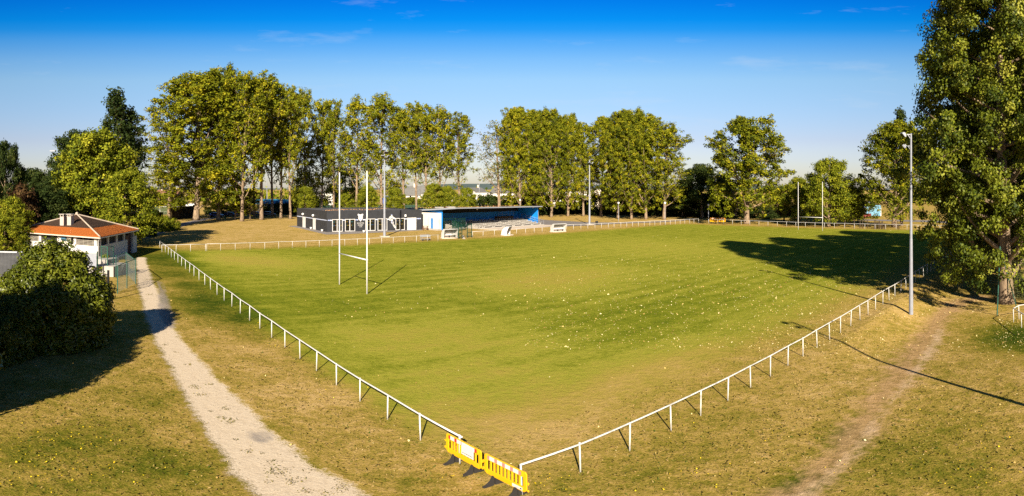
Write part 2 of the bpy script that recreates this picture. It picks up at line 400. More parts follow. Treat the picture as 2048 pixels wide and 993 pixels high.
for (px, py, r, a) in [
    (800, 690, 3.2, .26), (900, 650, 4.0, .22), (1000, 690, 3.0, .2), (860, 760, 2.0, .22), (700, 660, 2.5, .2), (1100, 560, 6, .26), (1020, 575, 5, .22), (1200, 545, 7, .2),
    (480, 520, 6, .3), (560, 530, 5, .22), (420, 512, 5, .22), (1150, 840, 2.2, .22), (1060, 770, 2.6, .18), (1010, 850, 2, .2), (1130, 700, 2.2, .12),
    (960, 740, 1.8, .18), (1250, 760, 2.0, .28), (1320, 735, 2.2, .3), (1190, 800, 1.6, .22), (1400, 700, 2.2, .22), (1050, 880, 2.2, .25), (940, 840, 1.6, .2), (870, 810, 1.3, .2),
    (1350, 500, 12, .12), (1250, 490, 14, .14), (1000, 505, 9, .08), (1060, 545, 7, .1), (1500, 520, 8, .08),
    (640, 620, 3.2, -.16), (720, 600, 3.2, -.14), (560, 590, 3.5, -.18), (760, 640, 2.5, -.15), (1250, 640, 4, -.15), (1180, 690, 2.6, -.12), (1330, 630, 5, -.15), (600, 660, 2.5, -.15),
    (880, 590, 4.5, -.12), (980, 620, 3.5, -.12), (1420, 590, 6, -.12), (700, 500, 9, -.08), (900, 490, 12, -.1),
    (380, 570, 2.6, -.55), (430, 605, 2.4, -.5), (350, 530, 3.5, -.55), (330, 512, 4, -.55), (480, 640, 2.0, -.36), (395, 620, 1.8, -.3), (300, 500, 4, -.4),
    (420, 588, 2.6, -.42), (345, 548, 3.6, -.42), (462, 628, 2.2, -.40), (505, 668, 1.7, -.32), (365, 600, 1.8, -.32), (310, 520, 3.5, -.4),
    (520, 700, 1.8, .1), (620, 780, 1.8, .12), (660, 800, 2, .12), (560, 680, 1.6, .1), (720, 900, 1.6, .05), (440, 660, 1.2, .1),
    (1700, 640, 2.6, .12), (1760, 620, 3, .14), (1620, 720, 2, .05), (1550, 780, 1.6, -.05), (1450, 860, 1.6, -.1), (1350, 900, 1.2, -.1), (1300, 960, 1.1, -.12),
    (1780, 900, 1.8, -.14), (1900, 950, 2.0, -.16), (1950, 850, 2.2, -.08), (1850, 830, 1.7, -.08), (1700, 860, .8, -.3), (1680, 880, .8, -.2), (1575, 985, .7, -.35), (1630, 960, .8, -.3),
    (60, 900, 1.6, -.25), (200, 880, 1.8, -.22), (330, 930, 1.6, -.22), (120, 980, 1.6, -.18), (330, 800, 1.4, -.12), (420, 960, 1.2, -.15), (250, 800, 1.6, -.1), (830, 960, 1.2, -.1), (1100, 960, 1.0, -.12), (1180, 985, 1.0, -.1),
    (2040, 665, 3.0, -.7), (2070, 690, 2.5, -.7),
    ]:
    p = at(px, py); BLOBS.append((p.x, p.y, r, a))
def ground_fields(X, Y):
    p = X * U.x + Y * U.y - O_L; q = X * V.x + Y * V.y - O_R
    sm = lambda t: 1 / (1 + np.exp(-np.clip(t, -30, 30)))
    inside = sm((p - 0.3) / 0.35) * sm((q - 3.6) / 1.3) * sm((PL - 2.0 - p) / 0.8) * sm((PWD - 1.0 - q) / 0.8)
    corner = np.exp(-((np.maximum(p, 0)) / 9.0) ** 2 - ((np.maximum(q, 0)) / 10.0) ** 2)
    dry_in = 0.29 + 0.07 * corner + 0.11 * np.exp(-((q - 4) / 4.0) ** 2)
    dry_out = 0.70 - 0.05 * sm((6 - p) / 3) + 0 * q
    dry_out = dry_out + 0.10 * sm((q - PWD) / 3) - 0.08 * sm((-q - 9) / 4) * sm((30 - p) / 8)
    dry = dry_in * inside + dry_out * (1 - inside)
    for (x, y, r, a) in BLOBS:
        on_pitch = (x * U.x + y * U.y - O_L) > 1 and (x * V.x + y * V.y - O_R) > 3
        if abs(a) < 0.29: a = a * (0.75 if a > 0 else 0.45) if on_pitch else a * 1.15
        dry = dry + a * np.exp(-((X - x) ** 2 + (Y - y) ** 2) / (r * r))
    path = seg_dist(X, Y, PATH); trail = seg_dist(X, Y, TRAIL); pale = seg_dist(X, Y, TRAIL_PALE); asp = np.maximum(seg_dist(X, Y, ASPH_STRIP), seg_dist(X, Y, PATCH) - 0.05)
    return dict(dry=np.clip(dry, 0, 1.2), inside=inside, path=np.maximum(path, -20), trail=np.maximum(trail, -20), pale=np.maximum(pale, -20), asp=np.maximum(asp, -20))

m, n, l, b = new_mat('ground_cover'); M_ground = m
def attr(name):
    a = n.new('ShaderNodeAttribute'); a.attribute_name = name; return a.outputs['Fac']
def noise(scale, detail=4, rough=0.6, vec=None):
    t = n.new('ShaderNodeTexNoise'); t.inputs['Scale'].default_value = scale; t.inputs['Detail'].default_value = detail; t.inputs['Roughness'].default_value = rough
    l.new(vec if vec is not None else geo.outputs['Position'], t.inputs['Vector']); return t.outputs['Fac']
def mth(op, a, b_=None, clamp=False):
    t = n.new('ShaderNodeMath'); t.operation = op; t.use_clamp = clamp
    for i, x in enumerate((a, b_)):
        if x is None: continue
        if isinstance(x, (int, float)): t.inputs[i].default_value = x
        else: l.new(x, t.inputs[i])
    return t.outputs[0]
def mixc(fac, a, b_):
    t = n.new('ShaderNodeMix'); t.data_type = 'RGBA'
    for i, x in ((0, fac), (6, a), (7, b_)):
        if isinstance(x, tuple): t.inputs[i].default_value = (*x, 1)
        elif isinstance(x, (int, float)): t.inputs[i].default_value = x
        else: l.new(x, t.inputs[i])
    return t.outputs[2]
def ramp(fac, stops):
    t = n.new('ShaderNodeValToRGB'); e = t.color_ramp.elements
    while len(e) < len(stops): e.new(0.5)
    for k, (p_, c_) in zip(e, stops): k.position = p_; k.color = (*c_, 1)
    l.new(fac, t.inputs['Fac']); return t.outputs['Color']
geo = n.new('ShaderNodeNewGeometry')
mpg = n.new('ShaderNodeMapping'); mpg.vector_type = 'POINT'; mpg.inputs['Scale'].default_value = (0.05, 1.0, 1.0)
vrt = n.new('ShaderNodeVectorRotate'); vrt.rotation_type = 'Z_AXIS'; vrt.inputs['Angle'].default_value = -AX
l.new(geo.outputs['Position'], vrt.inputs['Vector']); l.new(vrt.outputs['Vector'], mpg.inputs['Vector'])
n_big = noise(0.11, 4); n_mid = noise(0.55, 5); n_sml = noise(2.6, 5, 0.7); n_fine = noise(13.0, 4, 0.75); n_str = noise(0.9, 3, 0.5, mpg.outputs['Vector'])
amp = mth('SUBTRACT', 1.0, mth('MULTIPLY', attr('inside'), 0.42))
tot = mth('MULTIPLY', mth('SUBTRACT', n_big, 0.5), 0.36)
tot = mth('ADD', tot, mth('MULTIPLY', mth('SUBTRACT', n_mid, 0.5), 0.85))
tot = mth('ADD', tot, mth('MULTIPLY', mth('SUBTRACT', n_sml, 0.5), 1.05))
tot = mth('ADD', tot, mth('MULTIPLY', mth('SUBTRACT', n_fine, 0.5), 1.15))
tot = mth('MULTIPLY', tot, amp)
tot = mth('ADD', tot, mth('MULTIPLY', mth('MULTIPLY', mth('SUBTRACT', n_str, 0.5), 0.30), attr('inside')))
wv = n.new('ShaderNodeTexWave'); wv.wave_type = 'BANDS'; wv.bands_direction = 'Y'; wv.inputs['Scale'].default_value = 0.135; wv.inputs['Distortion'].default_value = 1.2; wv.inputs['Detail'].default_value = 2
l.new(mpg.outputs['Vector'], wv.inputs['Vector'])
tot = mth('ADD', tot, mth('MULTIPLY', mth('MULTIPLY', mth('SUBTRACT', wv.outputs['Fac'], 0.5), mth('MULTIPLY', n_big, 0.14)), attr('inside')))
dry = mth('ADD', attr('dry'), tot, True)
col_in = ramp(dry, [(0.0, (0.070, 0.100, 0.008)), (0.2, (0.152, 0.168, 0.013)), (0.42, (0.265, 0.254, 0.032)), (0.68, (0.305, 0.245, 0.044)), (1.0, (0.36, 0.245, 0.065))])
col_out = ramp(dry, [(0.0, (0.040, 0.060, 0.006)), (0.28, (0.116, 0.112, 0.012)), (0.50, (0.212, 0.163, 0.027)), (0.72, (0.326, 0.222, 0.057)), (1.0, (0.47, 0.318, 0.13))])
col = mixc(attr('inside'), col_out, col_in)
# worn earth trail, its pale stony edge, the gravel path, an old strip of asphalt
edge = mth('MULTIPLY', mth('SUBTRACT', n_mid, 0.5), 1.5)
edge = mth('ADD', edge, mth('MULTIPLY', mth('SUBTRACT', n_sml, 0.5), 1.2))
edge2 = mth('ADD', mth('MULTIPLY', mth('SUBTRACT', n_mid, 0.5), 0.9), mth('ADD', mth('MULTIPLY', mth('SUBTRACT', n_sml, 0.5), 0.9), mth('MULTIPLY', mth('SUBTRACT', n_fine, 0.5), 0.7)))
def mask(a, e, soft): return mth('MULTIPLY', mth('ADD', mth('ADD', a, e), soft * 0.5), 1.0 / soft, True)
earth = ramp(n_sml, [(0.3, (0.25, 0.140, 0.072)), (0.7, (0.46, 0.29, 0.155))])
col = mixc(mth('MULTIPLY', mask(mth('SUBTRACT', attr('trail'), 0.25), mth('MULTIPLY', edge, 1.5), 0.9), 0.66), col, earth)
palec = ramp(n_fine, [(0.3, (0.36, 0.245, 0.14)), (0.7, (0.56, 0.42, 0.27))])
col = mixc(mth('MULTIPLY', mask(mth('SUBTRACT', attr('pale'), 0.15), mth('MULTIPLY', edge, 0.8), 0.5), 0.75), col, palec)
gravel = ramp(mth('ADD', mth('MULTIPLY', n_fine, 0.6), mth('MULTIPLY', n_sml, 0.4)), [(0.30, (0.39, 0.305, 0.21)), (0.5, (0.52, 0.42, 0.30)), (0.68, (0.60, 0.505, 0.375))])
gravel = mixc(mth('MULTIPLY', mask(mth('SUBTRACT', n_sml, 0.635), 0.0, 0.03), 0.8), gravel, (0.13, 0.10, 0.045))
pm = mask(mth('SUBTRACT', attr('path'), 0.10), edge2, 0.3)
col = mixc(pm, col, gravel)
am = mth('MULTIPLY', mask(attr('asp'), mth('MULTIPLY', edge2, 0.8), 0.3), 0.8)
col = mixc(am, col, ramp(n_fine, [(0.3, (0.17, 0.145, 0.125)), (0.7, (0.27, 0.235, 0.205))]))
l.new(col, b.inputs['Base Color'])
b.inputs['Roughness'].default_value = 1.0; b.inputs['Specular IOR Level'].default_value = 0.0
bh = mth('ADD', mth('MULTIPLY', n_fine, 0.5), n_sml)
bh = mth('MULTIPLY', bh, mth('SUBTRACT', 1.0, mth('MULTIPLY', pm, 0.6)))
bp = n.new('ShaderNodeBump'); bp.inputs['Strength'].default_value = 0.75; bp.inputs['Distance'].default_value = 0.10
l.new(bh, bp.inputs['Height']); l.new(bp.outputs['Normal'], b.inputs['Normal'])

def set_fields(me):
    co = np.empty(len(me.vertices) * 3); me.vertices.foreach_get('co', co); co = co.reshape(-1, 3)
    for k, a in ground_fields(co[:, 0], co[:, 1]).items():
        at_ = me.attributes.new(k, 'FLOAT', 'POINT'); at_.data.foreach_set('value', a.astype(np.float32))
def grid_obj(name, P, nu, nv, wrap=False):
    """P: (nu*nv, 3) array laid out row by row"""
    me = bpy.data.meshes.new(name)
    P = np.array(P, dtype=float); P[:, 2] += gz(P[:, 0], P[:, 1])
    fs = []
    for i in range(nu - 1):
        for j in range(nv if wrap else nv - 1):
            a, b_ = i * nv + j, i * nv + (j + 1) % nv
            fs.append((a, b_, b_ + nv, a + nv))
    me.from_pydata(P.tolist(), [], fs); me.materials.append(M_ground)
    bm = bmesh.new(); bm.from_mesh(me); bmesh.ops.recalc_face_normals(bm, faces=bm.faces)
    if len(bm.faces) and sum(f.normal.z for f in bm.faces) < 0: bmesh.ops.reverse_faces(bm, faces=bm.faces)
    bm.to_mesh(me); bm.free()
    set_fields(me)
    o = bpy.data.objects.new(name, me); C.objects.link(o)
    return tag(o, kind='structure')
angs = np.concatenate([np.radians(np.arange(-62, 62, 0.6)), np.radians(np.arange(62, 298, 4.0))])
rads = np.concatenate([[0.05], np.geomspace(2.5, 300, 170), np.geomspace(330, 9000, 14)])
G = np.array([[r * math.sin(t), r * math.cos(t), -0.012] for r in rads for t in angs])
grid_obj('ground', G, len(rads), len(angs), True)
pp = np.linspace(0.05, PL - 0.4, 150); qq = np.linspace(0.05, PWD - 0.3, 100)
P = np.array([tuple(pq(a, c, -0.004)) for a in pp for c in qq]); grid_obj('rugby_pitch', P, len(pp), len(qq))
def strip_obj(name, strip, extra, z, step=0.5):
    pts = []
    for i in range(len(strip) - 1):
        a, c = np.array(strip[i]), np.array(strip[i + 1])
        k = max(2, int(np.hypot(*(c - a)[:2]) / step))
        for t in np.linspace(0, 1, k, endpoint=False): pts.append(a + (c - a) * t)
    pts.append(np.array(strip[-1])); pts = np.array(pts)
    d = np.gradient(pts[:, :2], axis=0); d /= np.linalg.norm(d, axis=1)[:, None] + 1e-9
    for _ in range(6): d[1:-1] = (d[:-2] + d[1:-1] + d[2:]) / 3
    d /= np.linalg.norm(d, axis=1)[:, None] + 1e-9
    nn = np.c_[-d[:, 1], d[:, 0]]
    w = np.linspace(-1, 1, 9); P = []
    for i in range(len(pts)):
        for t in w: P.append((*(pts[i, :2] + nn[i] * t * (pts[i, 2] + extra)), z))
    return grid_obj(name, np.array(P), len(pts), len(w))
strip_obj('gravel_path', PATH, 0.35, -0.006)
strip_obj('dirt_trail', TRAIL, 0.3, -0.008)

def sheet(name, pts, z, material):
    mb = MB(); P = [Vector((p.x, p.y, z)) for p in pts]
    mb.add(P, [list(range(len(P)))])
    o = mb.build(name, material)
    return tag(o, kind='structure')
sheet('asphalt_forecourt', [at(1055, 437.2), at(1100, 440.9), at(1180, 445), at(1235, 445.6), at(1304, 443.5), at(1370, 440.5), at(1372, 441.5), at(1323, 445), at(1237, 448.0), at(1178, 451.5), at(1100, 454.3), at(1078, 455.4), at(1040, 441)], 0.004, M_asph)
sheet('asphalt_lane', [at(272, 483), at(296, 476), at(335, 464), at(375, 450), at(405, 441.5), at(435, 437), at(434, 435.2), at(400, 438.5), at(365, 446), at(335, 453), at(298, 462), at(272, 470)], 0.004, M_asph)
sheet('paving_strip', [at(576, 452.5), at(598, 456.5), at(652, 469.5), at(700, 468.2), at(760, 465.5), at(848, 460.8), at(848, 457), at(650, 463), at(597, 451.5)], 0.004, M_pave)
sheet('artificial_pitch', [azi(620, 205), azi(760, 200), azi(960, 208), azi(1012, 214), azi(980, 330), azi(640, 330)], 0.004, M_turf)
for k, D in enumerate((215, 232, 255, 285, 318)):
    a, c = azi(640, D), azi(975, D)
    d = (c - a).normalized(); nrm = Vector((-d.y, d.x, 0)) * 0.35
    sheet('pitch_line', [a - nrm, c - nrm, c + nrm, a + nrm], 0.012, M_line)
sheet('training_field', [azi(250, 205), azi(345, 205), azi(350, 300), azi(240, 300)], 0.004, mat('dry_green_field', (0.11, 0.13, 0.03), 1.0, var=0.25, scale=0.1))

# low wooded hills at the horizon
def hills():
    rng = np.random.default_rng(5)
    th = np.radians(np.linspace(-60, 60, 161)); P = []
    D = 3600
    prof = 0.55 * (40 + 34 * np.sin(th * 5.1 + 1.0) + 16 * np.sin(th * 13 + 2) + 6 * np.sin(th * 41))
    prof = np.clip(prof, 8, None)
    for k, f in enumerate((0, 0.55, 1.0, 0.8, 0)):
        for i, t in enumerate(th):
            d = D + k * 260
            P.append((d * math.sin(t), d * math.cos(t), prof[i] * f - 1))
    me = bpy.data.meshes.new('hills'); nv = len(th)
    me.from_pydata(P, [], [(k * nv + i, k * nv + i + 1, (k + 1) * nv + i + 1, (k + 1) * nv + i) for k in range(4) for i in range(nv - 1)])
    me.materials.append(mat('hazed_wooded_hill', (0.060, 0.085, 0.075), 1.0, var=0.3, scale=0.02))  # forest green with the blue of distant haze mixed into the colour
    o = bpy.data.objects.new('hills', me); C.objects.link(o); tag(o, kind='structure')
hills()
# ------------------------------------------------------------------ trees and shrubs
def leaf_mesh(name, c, nrm, size, tint, material, rng, aspect=0.62):
    N = len(c)
    nrm = nrm / (np.linalg.norm(nrm, axis=1)[:, None] + 1e-9)
    t = rng.normal(size=(N, 3)); t -= nrm * np.sum(t * nrm, axis=1)[:, None]; t /= np.linalg.norm(t, axis=1)[:, None] + 1e-9
    s = np.cross(nrm, t)
    sz = (size * rng.uniform(0.65, 1.3, N))[:, None]
    droop = nrm * sz * 0.12
    v = np.stack([c - t * sz * 0.5 - droop, c + s * sz * 0.5 * aspect - t * sz * 0.06 + droop * 0.4, c + t * sz * 0.5 - droop, c - s * sz * 0.5 * aspect - t * sz * 0.06 + droop * 0.4], axis=1).reshape(-1, 3)
    me = bpy.data.meshes.new(name)
    me.vertices.add(N * 4); me.vertices.foreach_set('co', v.astype(np.float32).ravel())
    me.loops.add(N * 4); me.loops.foreach_set('vertex_index', np.arange(N * 4, dtype=np.int32))
    me.polygons.add(N); me.polygons.foreach_set('loop_start', np.arange(0, N * 4, 4, dtype=np.int32)); me.polygons.foreach_set('loop_total', np.full(N, 4, dtype=np.int32))
    a = me.attributes.new('tint', 'FLOAT', 'POINT'); a.data.foreach_set('value', np.repeat(np.clip(tint, 0, 1), 4).astype(np.float32))
    me.update(calc_edges=True); me.validate()
    me.materials.append(material)
    return me
def interp(t, knots): return np.interp(t, [k[0] for k in knots], [k[1] for k in knots])
def gen_tree(seed, H, R_, r0, prof, cb, nlimb, nshell, leaf, nleaf, clr, lmat, bmat=None, rise=0.22, upr=0.35, trunk_to=0.93, tint=(0.42, 0.2), inner=0.3, fork=0, weep=0.0):
    rng = np.random.default_rng(seed)
    mb = MB(); cl = []; cw = []
    ph = rng.uniform(0, 6.28, 2)
    def axis(t): return np.array([0.012 * H * math.sin(2.3 * t + ph[0]) - 0.012 * H * math.sin(ph[0]), 0.012 * H * math.sin(2.9 * t + ph[1]) - 0.012 * H * math.sin(ph[1]), t * H])
    tz = np.linspace(0, trunk_to, 11)
    def rad(t): return r0 * ((1 - 0.97 * t) ** 0.85) * (1 + 0.45 * math.exp(-t * H / 0.7))
    mb.tube([axis(t) for t in np.concatenate([[0, 0.02], tz[1:]])], [rad(t) for t in np.concatenate([[0, 0.02], tz[1:]])], 9)
    az0 = rng.uniform(0, 6.28)
    def grow(p0, p1, r1, bend, n=5, sub=0, wgt=1.0):
        p0 = np.array(p0); p1 = np.array(p1); pts = []; mid = (p0 + p1) / 2 + bend
        for t in np.linspace(0, 1, n): pts.append((1 - t) ** 2 * p0 + 2 * t * (1 - t) * mid + t * t * p1)
        mb.tube(pts, list(np.linspace(r1, r1 * 0.22, n)), 5, cap=False)
        for t in np.arange(0.35, 1.01, 0.13):
            k = (1 - t) ** 2 * p0 + 2 * t * (1 - t) * mid + t * t * p1
            cl.append(k + rng.normal(size=3) * clr * 0.35); cw.append(wgt * (0.5 + t))
        L = np.linalg.norm(p1 - p0)
        for s_ in range(sub):
            t = rng.uniform(0.3, 0.85); k = (1 - t) ** 2 * p0 + 2 * t * (1 - t) * mid + t * t * p1
            d = (p1 - p0) / L + rng.normal(size=3) * 0.65; d /= np.linalg.norm(d)
            grow(k, k + d * L * rng.uniform(0.3, 0.5), r1 * 0.4, np.array([0, 0, 0.05 * L]), 4, 0, wgt)
    for i in range(nlimb):
        f = (i + rng.uniform(0, 1)) / nlimb
        ts = cb * 0.85 + (0.88 - cb * 0.85) * f ** 0.9
        te = min(0.985, ts + rise * rng.uniform(0.5, 1.2) * (1 - 0.55 * f))
        az = az0 + i * 2.4 + rng.uniform(-0.5, 0.5)
        rr = R_ * interp(te, prof) * rng.uniform(0.6, 1.0)
        a = axis(ts); e = axis(te) + np.array([math.cos(az) * rr, math.sin(az) * rr, 0])
        e[2] -= weep * rr
        grow(a, e, max(0.03, rad(ts) * 0.42), np.array([math.cos(az) * rr * 0.12, math.sin(az) * rr * 0.12, -upr * (e[2] - a[2]) * 0.5]), 6, 3)
    for i in range(nshell):
        t = cb + (1 - cb) * rng.uniform(0, 1) ** 0.85
        pr = R_ * interp(t, prof)
        if pr < 0.05: continue
        rr = pr * math.sqrt(rng.uniform(inner, 1.0)); az = rng.uniform(0, 6.28)
        k = axis(t) + np.array([math.cos(az) * rr, math.sin(az) * rr, 0])
        cl.append(k); cw.append(rng.uniform(0.5, 1.5))
    cl = np.array(cl); cw = np.array(cw); cw /= cw.sum()
    cr = clr * rng.uniform(0.55, 1.25, len(cl)); ct = np.clip(rng.normal(tint[0], tint[1], len(cl)), 0, 1)
    idx = rng.choice(len(cl), nleaf, p=cw)
    off = rng.normal(size=(nleaf, 3)); off /= np.linalg.norm(off, axis=1)[:, None]
    off *= (rng.uniform(0, 1, nleaf) ** 0.45)[:, None] * cr[idx][:, None] * np.array([1, 1, 0.8])
    pos = cl[idx] + off
    ax = np.array([axis(t) for t in np.clip(pos[:, 2] / H, 0, 1)])
    out = pos - ax; out[:, 2] *= 0.2
    out /= np.linalg.norm(out, axis=1)[:, None] + 1e-6
    nr = rng.normal(size=(nleaf, 3)) * 0.55 + out * 0.30 + np.array([0, 0, 0.22]) + off / (cr[idx][:, None] + 1e-6) * 0.95
    tn = ct[idx] + rng.normal(size=nleaf) * 0.13
    pos[:, 2] = np.maximum(pos[:, 2], 0.15)
    cm = leaf_mesh('crown', pos, nr, leaf, tn, lmat, rng)
    tr = bpy.data.meshes.new('trunk'); tr.from_pydata([tuple(map(float, v)) for v in mb.v], [], mb.f); tr.materials.append(bmat or M_bark)
    tr.polygons.foreach_set('use_smooth', [True] * len(tr.polygons)); tr.update()
    return dict(H=H, R=R_, crown=cm, trunk=tr)
def put_tree(p, base, H, Rw, label, cat='tree', name='poplar_tree', group=None, rz=None, crown_name='crown'):
    put_tree.n += 1
    e = empty(name, base, label, cat, group, rz if rz is not None else (put_tree.n * 1.9) % 6.28)
    s = Rw / p['R']; e.scale = (s, s, H / p['H'])
    for k in ('trunk', 'crown'):
        o = bpy.data.objects.new(k if k == 'trunk' else crown_name, p[k]); C.objects.link(o); o.parent = e
    return e
put_tree.n = 0
def tree_px(p, x, y, yt, hw, label, **kw):
    b_ = at(x, y); D = dist(y)
    return put_tree(p, b_, ztop(yt, D), hw / F0 * D, label, **kw)

PR_FULL = [(0, 0.3), (0.1, 0.72), (0.25, 0.95), (0.45, 1.0), (0.65, 0.97), (0.82, 0.86), (0.93, 0.62), (1.0, 0.28)]
PR_HIGH = [(0, 0), (0.2, 0.2), (0.32, 0.42), (0.5, 0.75), (0.7, 1.0), (0.84, 0.88), (0.94, 0.55), (1.0, 0.2)]
PR_COL = [(0, 0.3), (0.1, 0.6), (0.3, 0.95), (0.5, 1.0), (0.75, 0.75), (0.9, 0.45), (1.0, 0.08)]
PR_ROUND = [(0, 0.2), (0.12, 0.75), (0.3, 1.0), (0.55, 1.0), (0.75, 0.82), (0.9, 0.5), (1.0, 0.12)]
PR_BIG = [(0, 0), (0.06, 0.7), (0.12, 0.95), (0.22, 1.0), (0.4, 1.0), (0.6, 0.93), (0.78, 0.78), (0.9, 0.52), (1.0, 0.12)]
full = [gen_tree(11 + i, 36, 8.5, 0.50, PR_FULL, 0.075, 46, 560, 0.44, 50000, 0.95, L_poplar, tint=((0.50, 0.40, 0.55, 0.44)[i], 0.2), rise=0.42) for i in range(4)]
high = [gen_tree(31 + i, 34, 5.6, 0.40, PR_HIGH, 0.24, 28, 70, 0.46, 11500, 0.88, L_poplar, tint=((0.50, 0.42, 0.56, 0.46)[i], 0.2), rise=0.36) for i in range(4)]
lowleaf = [gen_tree(41 + i, 34, 6.0, 0.42, PR_FULL, 0.12, 32, 120, 0.46, 15500, 0.92, L_poplar, tint=(0.52, 0.2), rise=0.34) for i in range(2)]
thin = gen_tree(51, 32, 6.0, 0.45, PR_FULL, 0.16, 26, 8, 0.50, 2600, 1.25, L_pale, tint=(0.5, 0.25), rise=0.25)
colm = [gen_tree(61 + i, 30, 3.4, 0.45, PR_COL, 0.05, 26, 90, 0.50, 8500, 1.05, L_dark, tint=(0.5, 0.2), rise=0.3) for i in range(2)]
rnd = [gen_tree(71 + i, 17, 7.0, 0.40, PR_ROUND, 0.08, 28, 200, 0.40, 30000, 1.1, lm, tint=(0.48, 0.2), rise=0.25) for i, lm in enumerate((L_green, L_green, L_dark, L_dark))]
med = [gen_tree(81 + i, 25, 8.0, 0.5, PR_FULL, 0.08, 36, 380, 0.42, 34000, 0.9, L_poplar, tint=(0.42, 0.2), rise=0.36) for i in range(2)]
bigp = [gen_tree(91 + i, 27, 7.4, 0.62, PR_BIG, 0.06, 58, 820, 0.215, 270000, 0.80, L_near, tint=(0.42, 0.22), rise=0.2, weep=0.2, inner=0.45) for i in range(2)]
russ = gen_tree(101, 9, 3.0, 0.2, PR_ROUND, 0.12, 14, 40, 0.35, 4500, 0.8, L_red, bmat=M_bark_dark)
willow = gen_tree(111, 17, 8.5, 0.5, PR_ROUND, 0.05, 24, 120, 0.5, 9000, 1.4, L_poplar, tint=(0.62, 0.15), weep=0.5)

G1 = 'tall poplars in the row behind the clubhouse'
for (x, y, yt, hw, k, lab) in [
    (392, 441, 152, 104, full[0], 'leftmost big poplar of the row, broad yellow-green crown reaching low beside the clipped hedge'),
    (437, 440, 138, 74, full[1], 'big full poplar second from left in the row, tallest crown of all'),
    (484, 443, 146, 62, lowleaf[0], 'poplar on the dry lawn with low yellowing foliage round its pale trunk'),
    (523, 440, 150, 52, high[0], 'poplar with a forked bare trunk left of the dark clubhouse'),
    (508, 434, 158, 44, high[1], 'poplar in the rear rank just left of the fork-trunked poplar'),
    (545, 433, 160, 40, high[2], 'poplar in front of the blue canopy, bare lower trunk'),
    (562, 437, 165, 38, high[3], 'slender poplar one place left of the clubhouse corner poplar'),
    (581, 438, 178, 36, high[0], 'poplar standing nearest the left corner of the dark clubhouse'),
    (612, 430, 178, 34, lowleaf[1], 'poplar rising behind the left end of the clubhouse roof'),
    (643, 430, 200, 34, lowleaf[0], 'poplar with a thick leafy stem behind the clubhouse, left of the near goal post'),
    (667, 430, 203, 30, high[1], 'poplar with a long pale bare trunk just left of the near goal'),
    (713, 430, 194, 40, high[2], 'poplar between the two uprights of the near goal'),
    (763, 430, 190, 48, lowleaf[1], 'bushy poplar behind the floodlight mast at the clubhouse'),
    (808, 430, 214, 38, high[3], 'poplar with a straight pale trunk right of the clubhouse floodlight'),
    (833, 431, 208, 32, high[0], 'poplar behind the right end of the clubhouse roof'),
    (853, 431, 212, 34, high[1], 'poplar with a dark forked upper trunk behind the white annex'),
    (880, 431, 213, 36, high[2], 'poplar above the left end of the grandstand roof'),
    (920, 431, 224, 36, high[3], 'last dense poplar before the gap above the blue grandstand'),
    (999, 432, 243, 46, thin, 'thin pale half-bare poplar rising behind the blue grandstand'),
    (1022, 432, 226, 34, high[2], 'slim poplar between the thin pale poplar and the full poplars behind the stand'),
    (1041, 433, 217, 46, full[2], 'full poplar behind the right part of the grandstand roof'),
    (1075, 433, 222, 42, full[3], 'full poplar second from the left in the dense block right of the thin poplar'),
    (1103, 434.7, 219, 46, full[1], 'poplar with a thick pale trunk just right of the grandstand'),
    (1136, 433, 232, 42, full[0], 'poplar second from the grandstand with its trunk on the dry verge'),
    (1167, 432.5, 246, 36, lowleaf[0], 'smaller poplar just left of the far floodlight mast'),
    (1202, 433, 236, 44, full[2], 'poplar just right of the far floodlight mast'),
    (1236, 438, 224, 46, full[3], 'tall poplar directly behind the white globe lamp'),
    (1263, 439, 222, 46, full[1], 'tall poplar between the two park lamps'),
    (1292, 439, 228, 52, full[0], 'poplar by the second park lamp'),
    (1328, 439, 246, 52, lowleaf[1], 'rightmost poplar of the long row, pale and thinner at its right edge'),
]:
    if x > 1020: hw *= 0.90
    elif 420 < x < 500: hw *= 0.8
    tree_px(k, x, y, yt, hw, lab, group=G1)
tree_px(med[0], 1493, 448, 236, 84, 'large lone poplar behind the open corner of the pitch rail')
tree_px(med[1], 1788, 455, 246, 76, 'broad poplar with a dark trunk behind the far rail, left of the near right mast')
tree_px(colm[1], 1803, 452.5, 213, 22, 'narrow pointed poplar behind the broad poplar by the near right mast', name='columnar_poplar')
tree_px(rnd[0], 1657, 453.6, 317, 56, 'round-topped tree behind the right upright of the far goal', name='round_tree')
tree_px(rnd[1], 1598, 447, 356, 40, 'small green tree behind the left upright of the far goal', name='round_tree')
tree_px(rnd[0], 1702, 449, 372, 40, 'low bushy tree right of the round tree behind the far goal', name='round_tree')
tree_px(russ, 1568, 443, 392, 24, 'small russet-leaved tree left of the far goal', name='russet_tree')
tree_px(russ, 1716, 446, 396, 20, 'small russet tree left of the pale blue hut', name='russet_tree')
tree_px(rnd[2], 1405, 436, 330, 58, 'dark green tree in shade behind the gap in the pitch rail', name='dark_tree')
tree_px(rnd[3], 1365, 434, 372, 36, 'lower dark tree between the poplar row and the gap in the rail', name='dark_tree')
tree_px(rnd[3], 1448, 437, 350, 30, 'dark tree close behind the left side of the large lone poplar', name='dark_tree')
